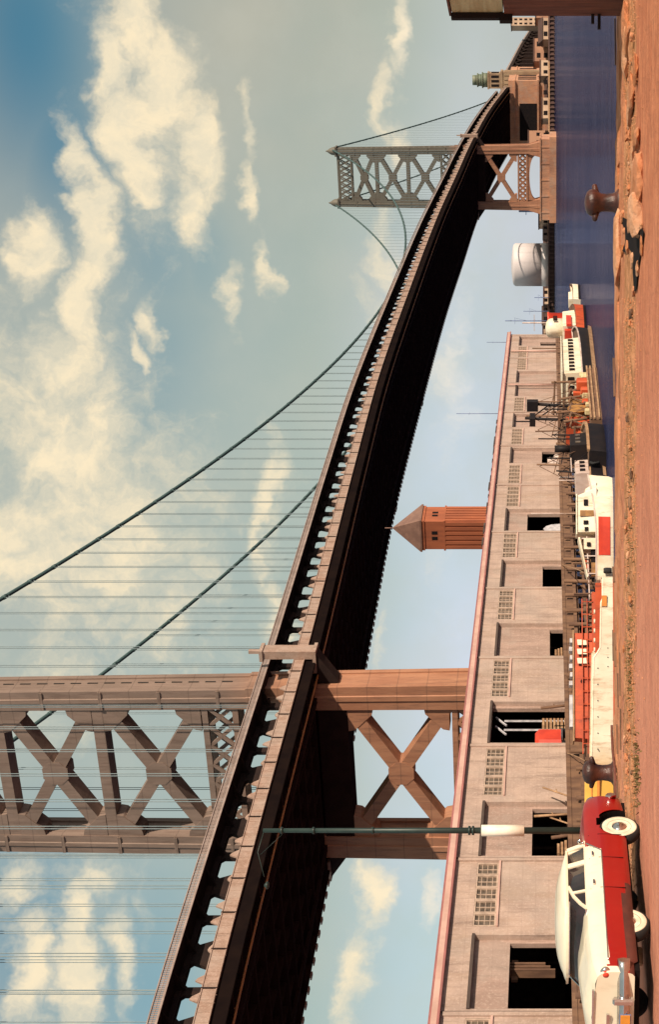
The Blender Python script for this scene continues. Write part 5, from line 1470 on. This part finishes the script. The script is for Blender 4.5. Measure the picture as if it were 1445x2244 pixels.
# ================================================================== CAR
fx, fy = -.34, -.94
ln = math.hypot(fx, fy); fx /= ln; fy /= ln
wheel_w = at(434, 26.3, QZ)        # outer face of the near rear wheel on the ground
side = Vector((-fy, fx, 0))        # the car's left
org = wheel_w - side * .86
car = thing('parked_car', 'red and cream two tone 1950s sedan with whitewall tyres parked at lower left', 'car', tuple(org), None, math.atan2(fy, fx))
WB = 2.85
XR, XF = -1.02, WB + 1.32          # nose (away) and tail (near)
import bmesh
def body_sec(x):
    """half width, belt height, deck height at centre, floor height"""
    t = (x - XR) / (XF - XR)
    hw_ = .96 - .09 * max(0, (.12 - t) / .12) ** 2 - .10 * max(0, (t - .90) / .10) ** 2
    belt = 1.02 + .012 * math.sin(t * PI) - .05 * max(0, t - .8) / .2 - .02 * max(0, (.1 - t) / .1)
    cen = belt + (.05 if t > .58 else .02) + .03 * math.sin(PI * min(1, max(0, (t - .58) / .42)))
    if t > .93: cen -= .10 * ((t - .93) / .07) ** 2; belt -= .06 * ((t - .93) / .07) ** 2
    if t < .06: belt -= .05 * ((.06 - t) / .06) ** 2; cen -= .06 * ((.06 - t) / .06) ** 2
    fl = .27 + (.06 * (t > .95)) + .05 * max(0, (.12 - t) / .12)
    return hw_, belt, cen, fl
NSX = 150
levels = [(0.0, .90), (.06, .955), (.14, .975), (.24, .985), (.34, .992), (.44, .998), (.50, 1.0), (.56, 1.0), (.62, 1.0), (.70, .996), (.80, .985), (.88, .965), (.95, .935), (1.0, .89)]
WR = .375
arches = ((0.0, .43),)
b = MB()
two = .74                     # colour split height
def colour(x, zc):
    if zc > two and x > .92: return 1
    if zc > two - .0 and x > .70 and zc > two + (.92 - x) / .22 * .3: return 1
    if x > XF - .10 and zc > .50: return 1
    return 0
xs_ = [XR + (XF - XR) * i / NSX for i in range(NSX + 1)]
for sg in (1, -1):
    P_ = []
    for x in xs_:
        hw_, belt, cen, fl = body_sec(x); row = []
        for k, wv in levels:
            zz = fl + (belt - fl) * k; xx = x
            for ac, ar in arches:
                d = math.hypot(x - ac, zz - .37)
                if d < ar and k < .62:
                    s_ = ar / max(d, .02); 
                    nx, nzv = ac + (x - ac) * s_, .37 + (zz - .37) * s_
                    if d > ar * .80: xx, zz = nx, max(nzv, fl)
            row.append((xx, sg * hw_ * wv, zz))
        P_.append(row)
    ids = [[b.pt(p) for p in r] for r in P_]
    b.sm = True
    for i in range(NSX):
        for k in range(len(levels) - 1):
            q = [P_[i][k], P_[i][k + 1], P_[i + 1][k + 1], P_[i + 1][k]]
            cx_ = sum(p[0] for p in q) / 4; cz = sum(p[2] for p in q) / 4
            if any(math.hypot(cx_ - ac, cz - .37) < ar * .965 for ac, ar in arches): continue
            b.cur = colour(cx_, cz); 
            if cz < .44 - .06 * (cx_ < 2.2) and cx_ > 1.9: b.cur = 2  # undercut shade put into the lower rear side colour
            b.face([ids[i][k], ids[i][k + 1], ids[i + 1][k + 1], ids[i + 1][k]])
    b.sm = False
# top deck (bonnet, boot) between the belts
rr = []
for x in xs_:
    hw_, belt, cen, fl = body_sec(x); row = []
    for j in range(13):
        y = -1 + 2 * j / 12; yy = y * hw_ * .89
        zz = belt + (cen - belt + .05) * (1 - abs(y) ** 2.4)
        if x > 1.7: zz += .03 * math.exp(-((abs(y) - .93) / .12) ** 2) * (abs(y) < 1) + .03 * math.exp(-(y / .25) ** 2)
        row.append((x, yy, zz if abs(y) < .999 else belt))
    rr.append(row)
ids = [[b.pt(p) for p in r] for r in rr]; b.sm = True
for i in range(NSX):
    for j in range(12):
        b.cur = 1 if xs_[i] > .8 else 0
        b.face([ids[i][j], ids[i][j + 1], ids[i + 1][j + 1], ids[i + 1][j]])
b.sm = False
# nose and tail plates
for x, cc in ((XF, 1), (XR, 0)):
    hw_, belt, cen, fl = body_sec(x); b.cur = cc
    N_ = []
    for k, wv in levels: N_.append((x, hw_ * wv, fl + (belt - fl) * k))
    for j in range(12, -1, -1):
        y = -1 + 2 * j / 12
        if abs(y) < .999: N_.append((x, y * hw_ * .89, belt + (cen - belt + .05) * (1 - abs(y) ** 2.4)))
    for k, wv in levels[::-1]: N_.append((x, -hw_ * wv, fl + (belt - fl) * k))
    b.face([b.pt(p) for p in N_])
b.build('body', ['carred', 'carwhite', 'sill'], car, local=True)
# underbody and wheel wells
b = MB(); b.box(XR + .12, XF - .12, -.80, .80, .24, .34); b.box(XR + .1, XF - .1, -.50, .50, .34, .9)
for ac, ar in ((0.0, .43), (WB, .40)):
    for sg in (1, -1):
        rr = []
        for k in range(15):
            a = -.25 + (PI + .5) * k / 14; rr.append([(ac + ar * 1.0 * math.cos(a), sg * (.92 if ac == 0 else .86), .37 + ar * math.sin(a)), (ac + ar * math.cos(a), sg * .50, .37 + ar * math.sin(a))])
        b.grid(rr)
        b.prism([(p[1][0], sg * .5, p[1][2]) for p in rr], (0, sg * .01, 0))
b.build('underbody', 'cardark', car, local=True)
# greenhouse: dark glass volume
GB0, GB1 = .48, 2.86       # base rear/front
def gsec(z_, k):           # k 0 base .. 1 roof edge
    x0 = GB0 + .16 * k; x1 = GB1 - .34 * k ** 1.25
    hw_ = .84 - .09 * k
    return x0, x1, hw_
def ring(k, ins=0.0):
    x0, x1, hw_ = gsec(0, k); zz = 1.035 + .31 * k; hw_ -= ins; x0 += ins; x1 -= ins; P_ = []
    for i in range(9):                       # wraparound windscreen curve
        a = -1 + 2 * i / 8; P_.append((x1 - .34 * abs(a) ** 2.6, hw_ * a, zz))
    for i in range(7):
        a = 1 - 2 * i / 6; P_.append((x0 + .16 * abs(a) ** 3, hw_ * a, zz))
    return P_
b = MB(); rr = []
for k in (0, .25, .5, .75, 1.0): r_ = ring(k, .012); rr.append(r_ + r_[:1])
ids = b.grid(rr, True); b.build('windows', 'carglass', car, local=True)
# roof shell
b = MB(); rr = []
for j in range(13):
    y = -1 + 2 * j / 12; row = []
    for i in range(17):
        t = i / 16; x0, x1, hw_ = gsec(0, 1.0)
        x0 -= .06; x1 += .10
        xx = x0 + (x1 - x0) * t
        cut = .26 * abs(y) ** 2.8
        xx = min(max(xx, x0 + cut * .4), x1 - cut) if t in (0, 1) else x0 + cut * .4 + (x1 - x0 - cut * 1.4) * t
        zz = 1.36 + .19 * (1 - abs(y) ** 3.0) * (1 - abs(2 * t - 1) ** 3.4) + .015
        row.append((xx, y * (hw_ + .035), zz))
    rr.append(row)
ids = b.grid(rr, True)
low_ = [[(p[0], p[1] * .99, 1.335) for p in r] for r in rr]; idl = b.grid(low_, False)
loop = [ids[0][i] for i in range(17)] + [ids[j][16] for j in range(1, 13)] + [ids[12][i] for i in range(15, -1, -1)] + [ids[j][0] for j in range(11, 0, -1)]
lool = [idl[0][i] for i in range(17)] + [idl[j][16] for j in range(1, 13)] + [idl[12][i] for i in range(15, -1, -1)] + [idl[j][0] for j in range(11, 0, -1)]
for k in range(len(loop)): b.face([loop[k], loop[(k + 1) % len(loop)], lool[(k + 1) % len(loop)], lool[k]])
b.build('roof', 'carwhite', car, local=True)
# pillars
b = MB()
def gp(k, xx, sg, out=.012):
    x0, x1, hw_ = gsec(0, k); return Vector((xx, sg * (hw_ + out - .005), 1.03 + .31 * k))
for sg in (1, -1):
    for (xa, xb, wd) in ((.60, .66, .10), (1.14, 1.16, .12)):
        for k0, k1 in ((0, .5), (.5, 1.0)):
            b.beam(gp(k0, xa + (xb - xa) * k0, sg), gp(k1, xa + (xb - xa) * k1, sg), wd, .03, (1, 0, 0))
    pts = [gp(k, xx, sg, .012) for k, xx in ((0, 2.50), (.35, 2.32), (.7, 2.08), (1.0, 1.75))]
    for q1, q2 in zip(pts, pts[1:]): b.beam(q1, q2, .055, .03)
    b.beam(gp(0.0, .5, sg), gp(0.0, 2.5, sg), .04, .04)
    b.beam(gp(0.02, 1.99, sg), gp(.80, 1.97, sg), .05, .028, (1, 0, 0))
# rear window header posts
for sg in (1, -1): b.beam((GB0 + .12, sg * .78, 1.03), (GB0 + .26, sg * .72, 1.35), .07, .05)
b.build('pillars', 'carwhite', car, local=True)
b = MB(); pr = ring(0, -.015)[:9]
for q1, q2 in zip(pr, pr[1:]): b.beam(Vector(q1) + Vector((0, 0, .01)), Vector(q2) + Vector((0, 0, .01)), .035, .035)
pr = ring(1.0, -.01)[:9]
for q1, q2 in zip(pr, pr[1:]): b.beam(Vector(q1) - Vector((0, 0, .02)), Vector(q2) - Vector((0, 0, .02)), .03, .03)
b.build('rear_window_trim', 'chrome', car, local=True)
# wheels
for ac in (0.0, WB):
    for sg in (1, -1):
        wh = bpy.data.objects.new('wheel', None); COL.objects.link(wh); wh.parent = car
        ax_ = (Vector((1, 0, 0)), Vector((0, 0, 1)), Vector((0, sg, 0)))
        c_ = (ac, sg * .66, WR)
        b = MB(); b.lathe([(WR - .08, 0), (WR - .02, .01), (WR, .04), (WR, .15), (WR - .025, .185), (WR - .04, .195)], c_, 36, ax=ax_); b.build('tyre', 'tyre', wh, local=True)
        b = MB(); b.lathe([(WR - .045, .19), (WR - .07, .204), (WR - .13, .206), (WR - .145, .198)], c_, 36, ax=ax_); b.build('whitewall', 'wwall', wh, local=True)
        b = MB(); b.lathe([(WR - .15, .17), (WR - .152, .2), (WR - .165, .195), (.185, .15), (.15, .15), (.14, .205), (.07, .235), (.01, .24)], c_, 28, ax=ax_); b.build('hubcap', 'chrome', wh, local=True)
# bumpers, grille, lamps, trim
def bumper(x, sgn):
    b = MB(); rr = []
    for i in range(17):
        a = -1 + 2 * i / 16; xx = x - sgn * .22 * abs(a) ** 3.5; y = a * .99
        rr.append([(xx, y, .40), (xx + sgn * .07, y, .44), (xx + sgn * .09, y, .50), (xx + sgn * .07, y, .56), (xx, y, .60), (xx - sgn * .03, y, .5), (xx, y, .40)])
    ids = b.grid(rr, True); b.face(ids[0][:-1]); b.face(ids[-1][:-1])
    for y in (-.42, .42): rounded_box(b, (x + sgn * .08, y, .36), .06, .06, .32, .03, lambda p, q, r: Vector((p, q, r)))
    return b
bumper(XF + .06, 1).build('bumper', 'chrome', car, local=True); bumper(XR - .06, -1).build('bumper', 'chrome', car, local=True)
for sg in (1, -1):
    b = MB(); b.lathe([(.09, -.05), (.10, .0), (.095, .03), (.07, .035)], (XF - .06, sg * .80, .78), 18, ax=(Vector((0, 1, 0)), Vector((0, 0, 1)), Vector((1, 0, 0)))); h_ = b.build('tail_light', 'chrome', car, local=True)
    b = MB(); b.lathe([(.068, .03), (.05, .06), (.02, .075), (.005, .078)], (XF - .06, sg * .80, .78), 18, ax=(Vector((0, 1, 0)), Vector((0, 0, 1)), Vector((1, 0, 0)))); b.build('lens', 'red', h_, local=True)
    b = MB(); b.lathe([(.12, -.05), (.135, .0), (.13, .03), (.10, .03), (.06, .06)], (XR + .05, sg * .74, .84), 20, ax=(Vector((0, 1, 0)), Vector((0, 0, 1)), Vector((-1, 0, 0)))); b.build('headlight', 'chrome', car, local=True)
b = MB(); b.box(XR - .03, XR + .02, -.6, .6, .62, .84); b.build('grille', 'chrome', car, local=True)
b = MB(); b.beam((XF - .0, -.55, .98), (XF + .03, .55, .98), .03, .03); b.beam((XF + .02, -.1, .74), (XF + .05, .1, .74), .05, .03); b.build('boot_trim', 'chrome', car, local=True)
# side trim between the colours, door seams, handle
for sg in (1, -1):
    b = MB(); pts = []
    for i in range(30):
        x = .95 + (XF - .2 - .95) * i / 29; hw_, belt, cen, fl = body_sec(x); pts.append(Vector((x, sg * (hw_ * .999 + .004), two)))
    b.tube([Vector((.70, sg * .945, 1.0)), Vector((.94, sg * .965, two + .01))] + pts, .013, 6)
    b.build('side_trim', 'chrome', car, local=True)
    for xa in (1.0, 1.85):
        b = MB(); b.beam(Vector((xa, sg * .965, .90)), Vector((xa + .12, sg * .965, .90)), .03, .03); b.build('door_handle', 'chrome', car, local=True)
b = MB()
for sg in (1, -1):
    for x in (.42, 1.15, 2.05):
        for z0, z1, f0, f1 in ((.36, .62, .985, 1.0), (.62, .78, 1.0, .998), (.78, .96, .997, .955)): b.beam(Vector((x, sg * (.957 * f0), z0)), Vector((x, sg * (.957 * f1), z1)), .012, .012, (1, 0, 0))
b.build('door_seams', 'cardark', car, local=True)
b = MB(); b.box(XF + .15, XF + .165, -.16, .16, .40, .55); b.build('number_plate', 'lamp', car, local=True)
b = MB(); b.box(XF + .14, XF + .15, -.175, .175, .385, .565); b.build('plate_frame', 'blue', car, local=True)
b = MB(); b.tube([(.62, .86, 1.03), (.56, .90, 1.10)], .012, 6); b.lathe([(.045, 0), (.05, .03), (.02, .05)], (.56, .90, 1.11), 12, ax=(Vector((0, 1, 0)), Vector((0, 0, 1)), Vector((1, 0, 0)))); b.build('wing_mirror', 'chrome', car, local=True)

for o_ in bpy.data.objects:
    if '_o' in o_: del o_['_o']
